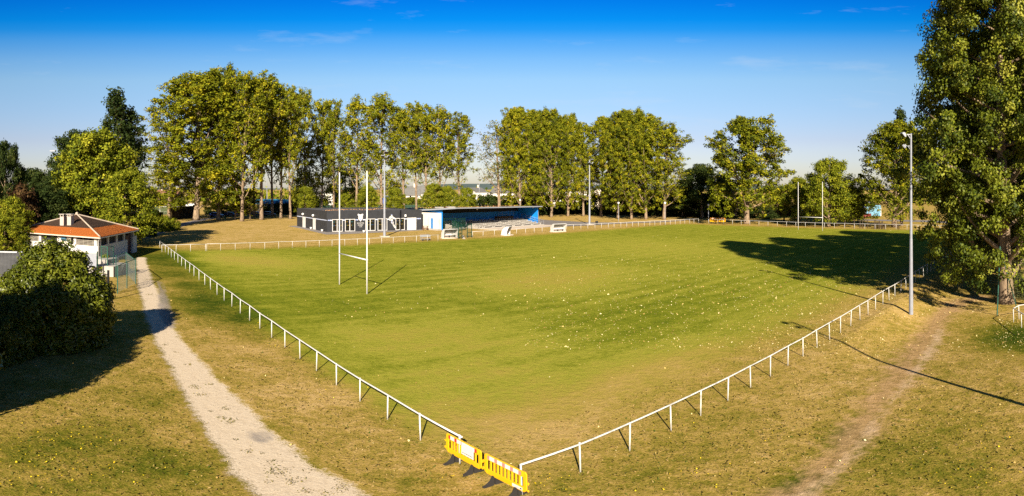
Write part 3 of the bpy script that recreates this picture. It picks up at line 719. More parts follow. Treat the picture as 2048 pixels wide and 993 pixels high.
# the near row on the right, along the touchline path
for i, (p0, H, Rw, lab) in enumerate([
    (at(2012, 606), 31, 7.3, 'huge near poplar with ridged trunk beside the ball net at the right edge'),
    (at(2012, 606) + U * 12.5, 29, 7.4, 'second huge poplar in the near right row, hidden mostly behind the first'),
    (at(2012, 606) + U * 25, 25.5, 7.5, 'third poplar of the near right row, overhanging the lattice scoreboard end of the rail'),
    (at(2012, 606) + U * 38, 25, 7.5, 'fourth and farthest poplar of the near right row')]):
    p0 = Vector((p0.x, p0.y, float(gz(p0.x, p0.y)) - .02))
    put_tree(bigp[i % 2], p0, H, Rw, lab, group='near poplars along the right touchline', rz=0.7 + i * 1.3)
put_tree(bigp[1], Vector((43.5, 16.5, -.9)), 22, 5.6, 'poplar outside the picture at right, whose shadow stripes the bank by the near rail', group='near poplars along the right touchline', rz=3.3)
# the left group
put_tree(rnd[1], azi(192, 97), 18.0, 7.9, 'bright green spreading tree behind the tiled pavilion', name='spreading_tree')
put_tree(rnd[0], azi(248, 92), 11.5, 5.2, 'lower bright green tree at the right end of the tiled pavilion', name='spreading_tree')
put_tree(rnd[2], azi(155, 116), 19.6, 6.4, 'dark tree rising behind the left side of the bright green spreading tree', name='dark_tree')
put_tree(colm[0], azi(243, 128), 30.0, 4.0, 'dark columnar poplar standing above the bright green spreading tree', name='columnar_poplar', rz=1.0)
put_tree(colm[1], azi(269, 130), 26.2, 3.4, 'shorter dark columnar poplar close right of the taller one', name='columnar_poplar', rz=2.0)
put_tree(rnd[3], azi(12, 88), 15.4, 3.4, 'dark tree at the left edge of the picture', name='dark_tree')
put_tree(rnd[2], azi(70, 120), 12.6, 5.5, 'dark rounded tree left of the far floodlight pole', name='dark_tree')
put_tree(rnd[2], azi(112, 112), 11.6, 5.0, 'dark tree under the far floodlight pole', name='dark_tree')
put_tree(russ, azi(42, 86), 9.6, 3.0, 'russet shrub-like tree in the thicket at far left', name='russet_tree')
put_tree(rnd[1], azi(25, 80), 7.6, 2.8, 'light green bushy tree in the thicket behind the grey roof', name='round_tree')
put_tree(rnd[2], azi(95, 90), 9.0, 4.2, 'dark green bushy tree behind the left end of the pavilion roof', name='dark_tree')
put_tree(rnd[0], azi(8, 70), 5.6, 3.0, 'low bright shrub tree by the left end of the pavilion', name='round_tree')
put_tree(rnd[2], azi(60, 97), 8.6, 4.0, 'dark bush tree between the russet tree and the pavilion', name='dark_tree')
put_tree(willow, azi(690, 235), 18.0, 10.0, 'yellow-green weeping willow beyond the artificial pitch', name='willow_tree')
put_tree(willow, azi(610, 240), 15.0, 8.0, 'willow-like tree beyond the artificial pitch, left of the big willow', name='willow_tree')
# leafy shoots and young trees between the trunks
put_tree(lowleaf[0], azi(338, 168), 17.5, 7.0, 'young poplar leafy to the ground at the left end of the row')
G2 = 'leafy young trees between the poplar trunks'
for (x, D, zt, hw, lab) in [(610, 182, 9.5, 3.6, 'young tree behind the left end of the clubhouse roof'), (690, 186, 7.2, 3.0, 'young tree behind the near goal'), (735, 184, 9.8, 3.6, 'young tree just right of the near goal'),
                            (792, 186, 9.0, 3.4, 'young tree right of the clubhouse floodlight mast'), (868, 186, 10.4, 4.0, 'young tree behind the white annex'), (893, 188, 9.6, 3.6, 'young tree above the left end of the stand roof'),
                            (935, 186, 9.0, 3.4, 'young tree left of the thin pale poplar'), (470, 172, 9.0, 4.2, 'yellowing young tree left of the pale lawn poplar'), (500, 174, 8.6, 4.2, 'yellowing young tree right of the pale lawn poplar')]:
    put_tree(rnd[0] if D > 180 else lowleaf[1], azi(x, D), zt, hw, lab, name='young_tree', group=G2)
# shrubs -------------------------------------------------------------
def gen_shrub(seed, a, bx, h, n, leaf, lmat, lump=0.16, tint=(0.45, 0.16), K=150):
    rng = np.random.default_rng(seed)
    u = rng.normal(size=(K, 3)); u[:, 2] = np.abs(u[:, 2]) - 0.32 * rng.uniform(0, 1, K); u /= np.linalg.norm(u, axis=1)[:, None]
    sq = 1 + 0.30 * np.exp(-((u[:, 2] - 0.55) / 0.42) ** 2)
    rr = rng.uniform(0.80, 0.95, K) + lump * rng.normal(size=K) * 0.07
    c = u * rr[:, None] * np.array([a, bx, h]); c[:, :2] *= sq[:, None]
    cr = a * rng.uniform(0.115, 0.20, K); ct = rng.normal(tint[0], tint[1] * 0.7, K)
    w = cr ** 2; idx = rng.choice(K, n, p=w / w.sum())
    off = rng.normal(size=(n, 3)); off /= np.linalg.norm(off, axis=1)[:, None]
    pos = c[idx] + off * (rng.uniform(0, 1, n) ** 0.4)[:, None] * cr[idx][:, None] * np.array([1, 1, 1.15])
    pos[:, 2] = np.maximum(pos[:, 2], 0.04 + 0.1 * rng.uniform(0, 1, n))
    nr = off * 0.9 + u[idx] * 0.35 + rng.normal(size=(n, 3)) * 0.45 + np.array([0, 0, 0.25])
    tn = ct[idx] + rng.normal(size=n) * 0.14
    cm = leaf_mesh('foliage', pos, nr, leaf, tn, lmat, rng, 0.42)
    mb = MB()
    for i in range(9):
        az = i * 0.7 + rng.uniform(-.2, .2); e = np.array([math.cos(az) * a * 0.6, math.sin(az) * bx * 0.6, h * rng.uniform(0.55, 0.8)])
        mb.tube([(0.1 * math.cos(az), 0.1 * math.sin(az), 0), tuple(e * 0.5 * np.array([0.7, 0.7, 1])), tuple(e)], [0.07, 0.05, 0.02], 6)
    tr = bpy.data.meshes.new('stem'); tr.from_pydata([tuple(map(float, v)) for v in mb.v], [], mb.f); tr.materials.append(M_bark_dark)
    return dict(H=h, R=a, crown=cm, trunk=tr)
def put_shrub(p, base, label, cat='shrub', name='laurel_bush', rz=0.0, sc=(1, 1, 1), group=None):
    e = empty(name, base, label, cat, group, rz); e.scale = sc
    for k, nm in (('trunk', 'stem'), ('crown', 'foliage')):
        o = bpy.data.objects.new(nm, p[k]); C.objects.link(o); o.parent = e
    return e
sh1 = gen_shrub(7, 2.95, 2.95, 5.8, 95000, 0.22, L_laurel, lump=0.30, K=620)
put_shrub(sh1, azi(106, 34.4), 'big rounded laurel bush in front of the tiled pavilion')
put_shrub(sh1, azi(-28, 31.5), 'laurel bush cut off by the left edge of the picture', rz=2.0, sc=(0.75, 0.75, 0.62))
put_shrub(sh1, Vector((-21.6, 12.6, 0)), 'laurel bush outside the picture, whose shadow falls on the dry grass', rz=1.2, sc=(1.45, 1.35, 1.5))
shg = gen_shrub(17, 2.0, 2.0, 2.4, 5000, 0.28, L_green)
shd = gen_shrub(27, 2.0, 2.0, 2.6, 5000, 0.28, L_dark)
put_shrub(shg, azi(312, 125), 'light green shrub beside the small shed', name='green_shrub', sc=(1.5, 1.2, 1.2))
put_shrub(shg, azi(330, 128), 'light green shrub behind the small flat-roofed shed', name='green_shrub', sc=(1.6, 1.2, 1.25), rz=1)
put_shrub(shd, azi(292, 112), 'dark shrub between the pavilion tree and the small shed', name='dark_shrub', sc=(0.9, 0.9, 1.5))
put_shrub(shg, azi(28, 71), 'ivy-covered shrub at the left end of the pavilion', name='green_shrub', sc=(0.7, 0.6, 1.0), rz=2)
put_shrub(shg, azi(210, 64), 'small green shrub inside the wire enclosure by the pavilion', name='green_shrub', sc=(0.5, 0.4, 0.75))
put_shrub(shg, azi(1712, 170), 'round green shrub left of the dark red board', name='green_shrub', sc=(0.9, 0.9, 1.2), rz=2.2)
put_shrub(shg, azi(1858, 121), 'small shrub behind the right end of the far rail', name='green_shrub', sc=(0.5, 0.5, 0.6), rz=0.4)
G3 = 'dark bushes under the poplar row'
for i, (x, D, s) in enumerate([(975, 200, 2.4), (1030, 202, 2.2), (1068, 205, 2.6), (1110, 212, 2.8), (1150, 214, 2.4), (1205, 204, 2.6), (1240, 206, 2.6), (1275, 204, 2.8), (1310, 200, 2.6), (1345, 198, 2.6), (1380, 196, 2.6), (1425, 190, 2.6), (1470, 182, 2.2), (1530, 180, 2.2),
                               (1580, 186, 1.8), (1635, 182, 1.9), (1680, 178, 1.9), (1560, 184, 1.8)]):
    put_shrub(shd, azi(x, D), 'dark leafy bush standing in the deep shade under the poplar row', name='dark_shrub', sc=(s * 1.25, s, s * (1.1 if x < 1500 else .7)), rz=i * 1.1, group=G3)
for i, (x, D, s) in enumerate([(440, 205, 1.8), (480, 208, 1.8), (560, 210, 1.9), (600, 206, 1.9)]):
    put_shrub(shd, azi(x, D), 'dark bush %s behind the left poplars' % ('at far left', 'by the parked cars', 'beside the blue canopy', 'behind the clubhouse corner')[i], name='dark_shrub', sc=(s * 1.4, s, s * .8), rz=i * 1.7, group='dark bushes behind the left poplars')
for i, (x, D, s) in enumerate([(292, 300, 2.6), (312, 306, 2.4), (334, 302, 2.4), (352, 310, 2.2)]):
    put_shrub(shg, azi(x, D), 'leafy green bush in front of the red-roofed houses beyond the training field', name='green_shrub', sc=(s * 1.5, s, s * .95), rz=i * 1.9, group='bushes in front of the red-roofed houses')
for i, (x, D, s) in enumerate([(800, 325, 2.2), (826, 330, 1.9), (852, 322, 1.8), (880, 326, 2.2), (935, 318, 2.0), (985, 312, 2.2), (1010, 300, 2.4), (625, 300, 2.6)]):
    put_shrub(shg, azi(x, D), 'leafy green bush in front of the pale houses beyond the artificial pitch', name='green_shrub', sc=(s * 1.5, s, s * .9), rz=i * 1.3, group='bushes in front of the pale houses')
# clipped hedges
def hedge(A, B, w, h, seed, label):
    rng = np.random.default_rng(seed); n = 9000
    Lh = (B - A).length; ang = math.atan2(B.y - A.y, B.x - A.x)
    p = rng.uniform(-1, 1, (n, 3)); k = rng.integers(0, 3, n); s = np.sign(rng.uniform(-1, 1, n)); f = 1 - 0.12 * rng.uniform(0, 1, n) ** 2
    p[np.arange(n), k] = s * f
    p[:, 2] = np.where(k == 2, np.abs(p[:, 2]), p[:, 2])
    nr = np.zeros((n, 3)); nr[np.arange(n), k] = s; nr[:, 2] = np.where(k == 2, 1, nr[:, 2]); nr += rng.normal(size=(n, 3)) * 0.5
    pos = p * np.array([Lh / 2, w / 2, h / 2]); pos[:, 2] = np.where(k == 2, pos[:, 2] + h / 2, pos[:, 2] + h / 2); pos += rng.normal(size=(n, 3)) * 0.05
    pos[:, 2] = np.clip(pos[:, 2], 0.03, None)
    me = leaf_mesh('foliage', pos, nr, 0.24, 0.45 + rng.normal(size=n) * 0.22, L_hedge, rng)
    e = empty('clipped_hedge', (A + B) / 2, label, 'hedge', None, ang)
    o = bpy.data.objects.new('foliage', me); C.objects.link(o); o.parent = e
    mb = MB(); mb.box((0, 0, 0), Lh * 0.94, w * 0.8, h * 0.93); c = mb.build('branch_core', M_bark_dark, e, local=True)
hedge(at(341, 440), at(387, 434), 2.0, 3.3, 3, 'clipped brown hedge in front of the small flat-roofed shed')
hedge(at(298, 450.5), at(319, 449), 2.2, 2.9, 4, 'short clipped brown hedge left of the shed gate')
# far woodland that reads as one mass
def wood():
    rng = np.random.default_rng(8); c = []; 
    for x in np.arange(-60, 2110, 9.0):
        D = rng.uniform(360, 520); hgt = rng.uniform(4, 9.5)
        if 780 < x < 990: hgt *= 0.75
        th = (x - 1024) / F0
        for k in range(44):
            c.append((D * math.sin(th) + rng.normal() * 3, D * math.cos(th) + rng.normal() * 3, abs(rng.normal()) * hgt * 0.5))
    c = np.array(c); n = len(c)
    me = leaf_mesh('distant_wood', c, rng.normal(size=(n, 3)) + np.array([0, -0.6, 0.6]), 2.2, rng.normal(0.4, 0.25, n), L_green, rng, 0.8)
    o = bpy.data.objects.new('distant_wood', me); C.objects.link(o)
    tag(o, 'band of distant trees and scrub along the horizon', 'woodland', kind='stuff')
wood()
# ------------------------------------------------------------------ ground clutter: leaves, flowers
def zp(pts, x0, y0, s): return [(x0 + x / s, y0 + y / s) for x, y in pts]
Lpx = [(319.5, 499)] + [p for p in zp([(127,193),(151,214),(177,235),(203,256),(232,276),(261,300),(294,326),(327,351),(364,381),(406,411),(454,446),(501,481),(555,524),(614,573),(677,626),(747,682),(824,746),(909,814),(1007,899),(1117,978)], 300, 460, 4.1375)] + [(600, 719), (633, 743), (673, 770), (720, 803), (775, 839), (841, 881), (919.8, 925.4)]
Rpx = [(1044, 993)] + zp([(453,862),(730,741),(963,625),(1129,533),(1282,457)], 1000, 640, 2.814) + zp([(51,471),(146,419),(230,367),(303,318),(371,276),(431,238),(483,205),(532,176),(577,147),(616,123),(652,98),(687,77),(717,52),(745,33),(773,15)], 1480, 580, 2.405)
def litter():
    rng = np.random.default_rng(21); P = []
    def reg(n, x0, x1, y0, y1, pw=1.0):
        for _ in range(n):
            y = y0 + (y1 - y0) * rng.uniform() ** pw; x = rng.uniform(x0, x1)
            P.append(at(x, y))
    reg(4200, 1050, 1700, 510, 700); reg(900, 1250, 1800, 470, 600); reg(380, 650, 1100, 470, 640); reg(150, 380, 800, 500, 700); reg(500, 1300, 1870, 452, 480)
    reg(900, 1500, 1800, 540, 720); reg(900, 1740, 2047, 530, 720); reg(500, 1830, 2047, 500, 600); reg(220, 1550, 2047, 640, 950); reg(110, 1050, 1500, 700, 960); reg(300, 1990, 2060, 630, 690); reg(120, 300, 1000, 600, 990); reg(350, 1700, 1930, 500, 640)
    P = np.array([tuple(p) for p in P]); P[:, :2] += rng.normal(size=(len(P), 2)) * 0.2; P[:, 2] = gz(P[:, 0], P[:, 1]) + 0.015 + rng.uniform(0, 0.025, len(P))
    n_ = len(P); D = np.hypot(P[:, 0], P[:, 1])
    nr = rng.normal(size=(n_, 3)) * 0.35 + np.array([0, -0.25, 1.0])
    me = leaf_mesh('fallen_leaves', P, nr, np.where(D > 42, 0.072, 0.055) * np.exp(rng.normal(size=n_) * 0.35), rng.uniform(0, 1, n_), leaf_mat('dead_leaf', (0.30, 0.17, 0.05), (0.52, 0.40, 0.13), (0.70, 0.60, 0.34), 0.1), rng, 0.75)
    o = bpy.data.objects.new('fallen_leaves', me); C.objects.link(o); tag(o, 'pale fallen poplar leaves scattered over the grass', 'leaves', kind='stuff')
    # yellow weeds
    P = []
    for (x, y, r, k) in [(520, 655, .7, 60), (445, 560, .6, 40), (545, 690, .5, 25), (1950, 890, 1.6, 90), (1900, 960, 1.4, 90), (1320, 860, .8, 30), (1360, 950, .8, 40), (1110, 975, .4, 30), (1070, 955, .3, 14), (90, 910, 1.4, 110), (30, 960, 1.2, 80), (160, 880, 1.0, 60), (890, 950, .3, 12), (1540, 870, .8, 20), (2030, 740, .8, 20), (230, 960, 1.2, 50), (660, 790, .6, 20), (820, 830, .5, 14)]:
        c = at(x, y); q = rng.normal(size=(k, 2)) * r
        for a in q: P.append((c.x + a[0], c.y + a[1], float(gz(c.x + a[0], c.y + a[1])) + rng.uniform(0.03, 0.07)))
    P = np.array(P); n_ = len(P)
    me = leaf_mesh('yellow_weeds', P, rng.normal(size=(n_, 3)) * .4 + np.array([0, 0, 1]), 0.04 * np.exp(rng.normal(size=n_) * 0.3), rng.uniform(0, 1, n_), leaf_mat('yellow_petals', (0.5, 0.34, 0.01), (0.66, 0.46, 0.012), (0.7, 0.55, 0.03), 0.1), rng, 0.9)
    o = bpy.data.objects.new('yellow_weeds', me); C.objects.link(o); tag(o, 'small yellow flowers growing in patches in the dry grass', 'flowers', kind='stuff')
    # rough tufts that break up the foreground
    P = []; T = []
    for _ in range(60000):
        x = rng.uniform(-30, 2078); y = 993 + 20 - (993 - 560) * rng.uniform() ** 0.6
        P.append(at(x, y))
    for (x, y) in Lpx + Rpx:
        c_ = at(x, y)
        for _ in range(26): P.append(c_ + Vector((rng.normal() * .13, rng.normal() * .13, 0)))
    P = np.array([tuple(p) for p in P])
    f = ground_fields(P[:, 0], P[:, 1])
    keep = (f['path'] < -0.25) & (f['trail'] < 0.0) & (f['asp'] < -0.1) & ((f['inside'] < 0.5) | (np.arange(len(P)) >= 60000)) & (rng.uniform(size=len(P)) < 0.75)
    P = P[keep]; d = f['dry'][keep]; n_ = len(P)
    P[:, 2] = gz(P[:, 0], P[:, 1]) + 0.02
    a = rng.uniform(0, 6.28, n_)
    nr = np.c_[np.cos(a), np.sin(a), rng.uniform(0.4, 1.6, n_)]
    me = leaf_mesh('grass_tufts', P, nr, 0.05 + 0.10 * rng.uniform(0, 1, n_) ** 2.5, np.clip(d + rng.normal(size=n_) * 0.28, 0, 1), leaf_mat('grass_blade', (0.045, 0.075, 0.01), (0.17, 0.145, 0.03), (0.34, 0.235, 0.09), 0.25, 0.9, 0.05), rng, 0.35)
    o = bpy.data.objects.new('grass_tufts', me); C.objects.link(o); tag(o, 'rough tufts of half-dry grass round the pitch', 'grass', kind='stuff')
def path_weeds():
    rng = np.random.default_rng(33); P = []
    for (x, y, r, k) in [(388, 775, .16, 40), (402, 790, .14, 30), (452, 818, .12, 24), (460, 843, .16, 40), (440, 836, .10, 20), (555, 945, .22, 70), (590, 962, .14, 34), (612, 984, .12, 24), (545, 925, .10, 20), (650, 986, .10, 20), (684, 980, .16, 40), (375, 730, .10, 20),
                         (300, 590, .22, 40), (306, 622, .25, 50), (296, 560, .3, 50), (420, 770, .08, 14), (500, 905, .10, 18), (330, 690, .12, 24), (470, 880, .07, 10), (535, 965, .08, 12), (620, 940, .12, 20), (350, 705, .08, 14), (286, 602, .2, 34)]:
        c = at(x, y)
        for a in rng.normal(size=(k, 2)) * r: P.append((c.x + a[0], c.y + a[1], rng.uniform(0.0, 0.04)))
    P = np.array(P); n_ = len(P); a = rng.uniform(0, 6.28, n_)
    me = leaf_mesh('path_weeds', P, np.c_[np.cos(a), np.sin(a), rng.uniform(0.4, 1.4, n_)], 0.07, rng.uniform(0.25, 0.8, n_), MATS['grass_blade'], rng, 0.4)
    o = bpy.data.objects.new('path_weeds', me); C.objects.link(o); tag(o, 'small green weeds growing through the gravel path', 'weeds', kind='stuff')
litter(); path_weeds()
#%%PART3
# ------------------------------------------------------------------ pitch rails
UPZ = Vector((0, 0, 1))
def snap(A, B, px): return on_line(A, B, px)
def rail_fence(label, posts, h=1.0, ends=(0, 0), r=0.031, rail_mat=None, skip=(), post_mat=None):
    """posts: ground points in order; a tube on top and a post under it at every point"""
    e = empty('rail_fence', posts[0], label, 'rail fence')
    mb = MB()
    pts = [p + UPZ * h for p in posts]
    d0 = (pts[0] - pts[1]).normalized(); d1 = (pts[-1] - pts[-2]).normalized()
    pts2 = [pts[0] + d0 * ends[0]] + pts[1:-1] + [pts[-1] + d1 * ends[1]]
    rng = random.Random(len(posts))
    pts2 = [p + Vector((0, 0, rng.uniform(-0.03, 0.03))) for p in pts2]
    mb.tube(pts2, r, 8); mb.build('top_rail', rail_mat or M_white, e, smooth=True)
    for i, p in enumerate(posts):
        if i in skip: continue
        m_ = MB(); t = Vector((rng.uniform(-.035, .035), rng.uniform(-.035, .035), 0))
        m_.tube([p + Vector((0, 0, -0.05)), p + t + UPZ * (h - r * 0.9)], r * 0.92, 8)
        m_.sphere(p + t + UPZ * (h - 0.005), r * 1.25, 8, 6)
        m_.build('post', post_mat or M_white, e, smooth=True)
    return e
LA, LB = pq(0, PWD + 1.0), pq(0, 3.0)
rail_fence('long white rail along the path side of the pitch, running to the yellow barriers', [snap(LA, LB, x) for x, y in Lpx], ends=(0, 0.12))
RA, RB = pq(2.0, 0), pq(PL, 0)
last = snap(RA, RB, 1801.4)
Rposts = [snap(RA, RB, x) for x, y in Rpx] + [last + U * 1.9 * k for k in range(1, 17)]
Rposts = [Vector((p.x, p.y, float(gz(p.x, p.y)))) for p in Rposts]
rail_fence('near white rail along the dirt trail, starting beside the yellow barriers', Rposts, h=1.02, ends=(0.05, 0), r=0.031, rail_mat=M_oldwhite, post_mat=M_oldwhite)
Apx = [324, 352, 381, 411]
FA, FB = at(331, 504.5), at(862, 482.6)
rail_fence('short bright white rail section at the far left corner of the pitch', [snap(FA, FB, x) for x in Apx], ends=(0, 0))
Bpx = [413.5, 441, 470.6, 500, 529.6, 557.4, 584.5, 611.7, 638.6, 664, 689.7, 715, 739.2, 763.4, 786.6, 809.5, 832.7, 854.8, 876]
rail_fence('thin weathered rail in front of the dark clubhouse, ending at the first dugout', [snap(FA, FB, x) for x in Bpx], ends=(0, 0.6), r=0.03, rail_mat=M_oldwhite, post_mat=M_oldwhite)
DA, DB = at(935, 475.2), at(1104, 463.2)
rail_fence('white rail between the green mesh gate and the second dugout', [snap(DA, DB, x) for x in (945.5, 966, 988.7, 1010.9)], ends=(0.4, 0))
rail_fence('row of short posts with a thin grey rail between the second and third dugout', [snap(DA, DB, x) for x in (1033, 1051, 1068.4, 1084.4, 1101.2)], r=0.03, rail_mat=M_galv)
EA, EB = at(1131, 460.5), at(1399, 446.6)
rail_fence('white rail from the third dugout past the far floodlight mast to the open corner', [snap(EA, EB, x) for x in (1133, 1147, 1161.8, 1175.5, 1190, 1203.2, 1216.6, 1228, 1241.6, 1253.5, 1265.1, 1276.7, 1288.5, 1299.5, 1309.7, 1320.5, 1331, 1340.7, 1350.5, 1360.2, 1369.6, 1379.3, 1387.8, 1397)], ends=(0.5, 0), h=1.1)
GA, GB = at(1417.5, 447.6), at(1858, 461.4)
Epx = [x for x, y in zp([(-105, 0), (-20, 0), (32, 0), (117,690),(198,697),(278,703),(362,706),(447,707),(533,711),(619,717),(706,714),(795,720),(884,721),(973,725),(1065,728),(1158,731),(1252,735),(1348,738),(1444,741),(1542,745),(1640,747),(1741,750),(1841,751),(1943,753)], 1440, 300, 4.6545)]
rail_fence('white rail behind the far goal, from the open corner to the near right trees', [snap(GA, GB, x) for x in Epx] + [snap(GA, GB, x) for x in (1880, 1903, 1928, 1955)], h=1.1)
c0 = at(2027, 645)
rail_fence('white rail corner of a neighbouring pitch at the right edge of the picture', [at(2075, 632), at(2038, 638.5), c0, at(2043, 656), at(2080, 680)], h=1.0)

# ------------------------------------------------------------------ rugby goals
def goal(L, Rr, zt, zb, label):
    e = empty('rugby_goal', (L + Rr) / 2, label, 'rugby goal', 'rugby goals')
    for p in (L, Rr):
        m_ = MB(); m_.tube([p, p + UPZ * zb, p + UPZ * zt], [0.062, 0.06, 0.05], 10); m_.sphere(p + UPZ * zt, 0.052, 8, 6); m_.build('upright', M_white, e, smooth=True)
    d = (Rr - L).normalized()
    m_ = MB(); m_.tube([L + UPZ * zb - d * 0.12, Rr + UPZ * zb + d * 0.12], 0.055, 8); m_.build('crossbar', M_white, e, smooth=True)
goal(at(679, 569.5), at(734, 588.5), 10.2, 2.87, 'tall white rugby posts on the near left end of the pitch')
goal(at(1596.5, 460.2), at(1645, 462.2), 10.1, 2.75, 'distant white rugby posts at the far right end of the pitch')

# ------------------------------------------------------------------ floodlight masts
def mast(base, H, r0, r1, heads, label, base_slab=True):
    e = empty('floodlight_mast', base, label, 'floodlight mast', 'floodlight masts round the pitch')
    m_ = MB(); pts = [base + UPZ * z for z in (0, 1.3, 1.302, 0.42 * H, 0.422 * H, H)]
    m_.tube(pts, [r0 * 1.04, r0 * 1.02, r0 * 0.97, (r0 + r1) * .52, (r0 + r1) * .48, r1], 12); m_.build('pole', M_galv, e, smooth=False)
    if base_slab:
        m_ = MB(); m_.box(base, 1.7, 1.5, 0.09, 0.4); m_.build('base_slab', M_stone, e)
    for (ang, z, s) in heads:
        d = Vector((math.cos(ang), math.sin(ang), 0)); sd = Vector((-d.y, d.x, 0))
        q = base + UPZ * z
        a = MB(); a.beam(q, q + d * 0.5 * s, 0.06, 0.06); a.beam(q + UPZ * -0.35, q + d * 0.4 * s, 0.04, 0.04); a.build('bracket_arm', M_galv, e)
        c = q + d * 0.85 * s
        N = (d * 0.75 - UPZ * 0.66).normalized(); Y = N.cross(sd)
        h = MB(); k = 0.36 * s
        h.plate(c - N * 0.12, sd, Y, N, [(-k * .6, -k * .5), (k * .6, -k * .5), (k * .6, k * .5), (-k * .6, k * .5)], 0.10)
        h.plate(c - N * 0.02, sd, Y, N, [(-k, -k * .8), (k, -k * .8), (k, k * .8), (-k, k * .8)], 0.14)
        ho = h.build('lamp_housing', M_galv, e, bevel=0.015)
        g = MB(); g.plate(c + N * 0.122, sd, Y, N, [(-k * .9, -k * .7), (k * .9, -k * .7), (k * .9, k * .7), (-k * .9, k * .7)], 0.01); g.build('lens', M_glass, ho)
    return e
mast(at(1822, 629.5), 13.1, 0.155, 0.065, [(R(165), 13.02, .66), (R(140), 12.2, .52)], 'big grey floodlight mast on the dry bank beside the near right rail', base_slab=False)
mast(at(769, 473.5), 15.4, 0.24, 0.11, [(R(-60), 15.3, 1.0), (R(-100), 14.6, .9), (R(-20), 14.6, .9)], 'floodlight mast standing in front of the dark clubhouse')
mast(at(1179, 450), 15.7, 0.24, 0.12, [(R(-60), 15.6, 1.0), (R(-100), 14.9, .9), (R(-20), 14.9, .9)], 'floodlight mast by the asphalt forecourt right of the grandstand')
mast(Vector((17.75, 10.9, 0)), 12.5, 0.155, 0.065, [(R(165), 12.42, .62), (R(140), 11.6, .5)], 'floodlight mast just outside the picture whose long shadow crosses the dirt trail', base_slab=False)
def far_pole(p, z, label):
    e = empty('floodlight_mast', p, label, 'floodlight mast')
    m_ = MB(); m_.tube([p, p + UPZ * z], [0.16, 0.08], 8); m_.build('pole', M_galv, e)
    m_ = MB(); m_.box(p + UPZ * z, 1.8, 0.5, 0.35, 0.3); m_.build('lamp_housing', M_galv, e)
far_pole(azi(105.5, 190), ztop(303, 190), 'distant floodlight pole above the dark trees at far left')
far_pole(azi(534, 235), ztop(345, 235), 'white floodlight pole beyond the blue canopy')
far_pole(azi(958.5, 205), ztop(340, 205), 'white lamp pole by the small white goal beyond the stand')
far_pole(azi(1003.5, 222), ztop(352, 222), 'white lamp pole right of the thin pale poplar')
far_pole(azi(1737, 190), ztop(406, 190), 'white pole at the pale blue hut')
# park lamps
def lamp(p, z, label):
    e = empty('park_lamp', p, label, 'park lamp', 'park lamps along the forecourt')
    m_ = MB(); m_.tube([p, p + UPZ * 0.6, p + UPZ * (z - 0.3)], [0.075, 0.055, 0.045], 8); m_.build('pole', M_galv, e, smooth=True)
    m_ = MB(); m_.sphere(p + UPZ * (z - 0.05), 0.27, 12, 8); m_.build('globe', M_globe, e, smooth=True)
for (x, y, yt, lab) in [(1237, 444.8, 406, 'park lamp with a bright white globe in front of the poplars'), (1330, 449.5, 406, 'park lamp behind the white rail, right of the globe lamp'), (1417, 444, 410, 'park lamp in shade by the open corner of the rail')]:
    lamp(at(x, y), ztop(yt, dist(y)), lab)
p_ = azi(1040, 172); lamp(p_, ztop(400, 172), 'park lamp showing above the grandstand roof')
# litter bin
p_ = at(1193.5, 449.2); e = empty('litter_bin', p_, 'dark litter bin right of the far floodlight mast', 'litter bin')
m_ = MB(); m_.tube([p_, p_ + UPZ * 0.1, p_ + UPZ * 0.75], [0.26, 0.31, 0.34], 12); m_.build('body', M_black, e)
m_ = MB(); m_.tube([p_ + UPZ * 0.752, p_ + UPZ * 0.84], [0.36, 0.33], 12); m_.build('rim', M_rubber, e)

# ------------------------------------------------------------------ clubhouse
P0, P1 = at(653.8, 464.6), at(843.6, 459.6)
Uc = (P1 - P0).normalized(); Nc = Vector((Uc.y, -Uc.x, 0))                  # towards the pitch
Q0 = at(594, 452.7); Q1 = P1 + (Q0 - P0)
club = empty('clubhouse', (P0 + P1) / 2, 'low dark grey flat-roofed clubhouse with white doors and sliding windows', 'clubhouse')
CH = 4.05
m_ = MB(); m_.prism([P0, P1, Q1, Q0], 0, CH); m_.build('wall', M_dark, club)
# parapet edge and roof sheet with blown leaves
def inset(poly, d):
    c = sum(poly, Vector()) / len(poly); return [p + (c - p).normalized() * d for p in poly]
rp_ = [P0, P1, Q1, Q0]; ri = inset(rp_, 0.5)
m_ = MB()
for i in range(4):
    a, b_ = rp_[i], rp_[(i + 1) % 4]; c, d = ri[(i + 1) % 4], ri[i]
    m_.prism([a, b_, c, d], CH + 0.002, CH + 0.16)
m_.build('parapet', M_dark, club)
m_ = MB(); m_.prism(ri, CH + 0.004, CH + 0.05); roof = m_.build('roof', M_darkroof, club)
rng = np.random.default_rng(3)
def roof_leaves(pts, n, parent, z, spread, name='leaf_drift'):
    P = []
    for (A_, B_) in pts:
        for _ in range(n):
            t = rng.uniform(); k = A_ + (B_ - A_) * t; P.append((k.x + rng.normal() * spread, k.y + rng.normal() * spread, z + rng.uniform(0, 0.03)))
    P = np.array(P); o_ = root_loc(parent); P -= np.array(o_)
    me = leaf_mesh(name, P, rng.normal(size=(len(P), 3)) * .3 + np.array([0, -.2, 1]), 0.22, rng.uniform(0, 1, len(P)), M_drift, rng, 0.8)
    o = bpy.data.objects.new(name, me); C.objects.link(o); o.parent = parent; o['kind'] = 'stuff'
M_drift = leaf_mat('drift_leaf', (0.32, 0.13, 0.05), (0.5, 0.26, 0.10), (0.6, 0.40, 0.2), 0.05)
Dn = (Q0 - P0).normalized()
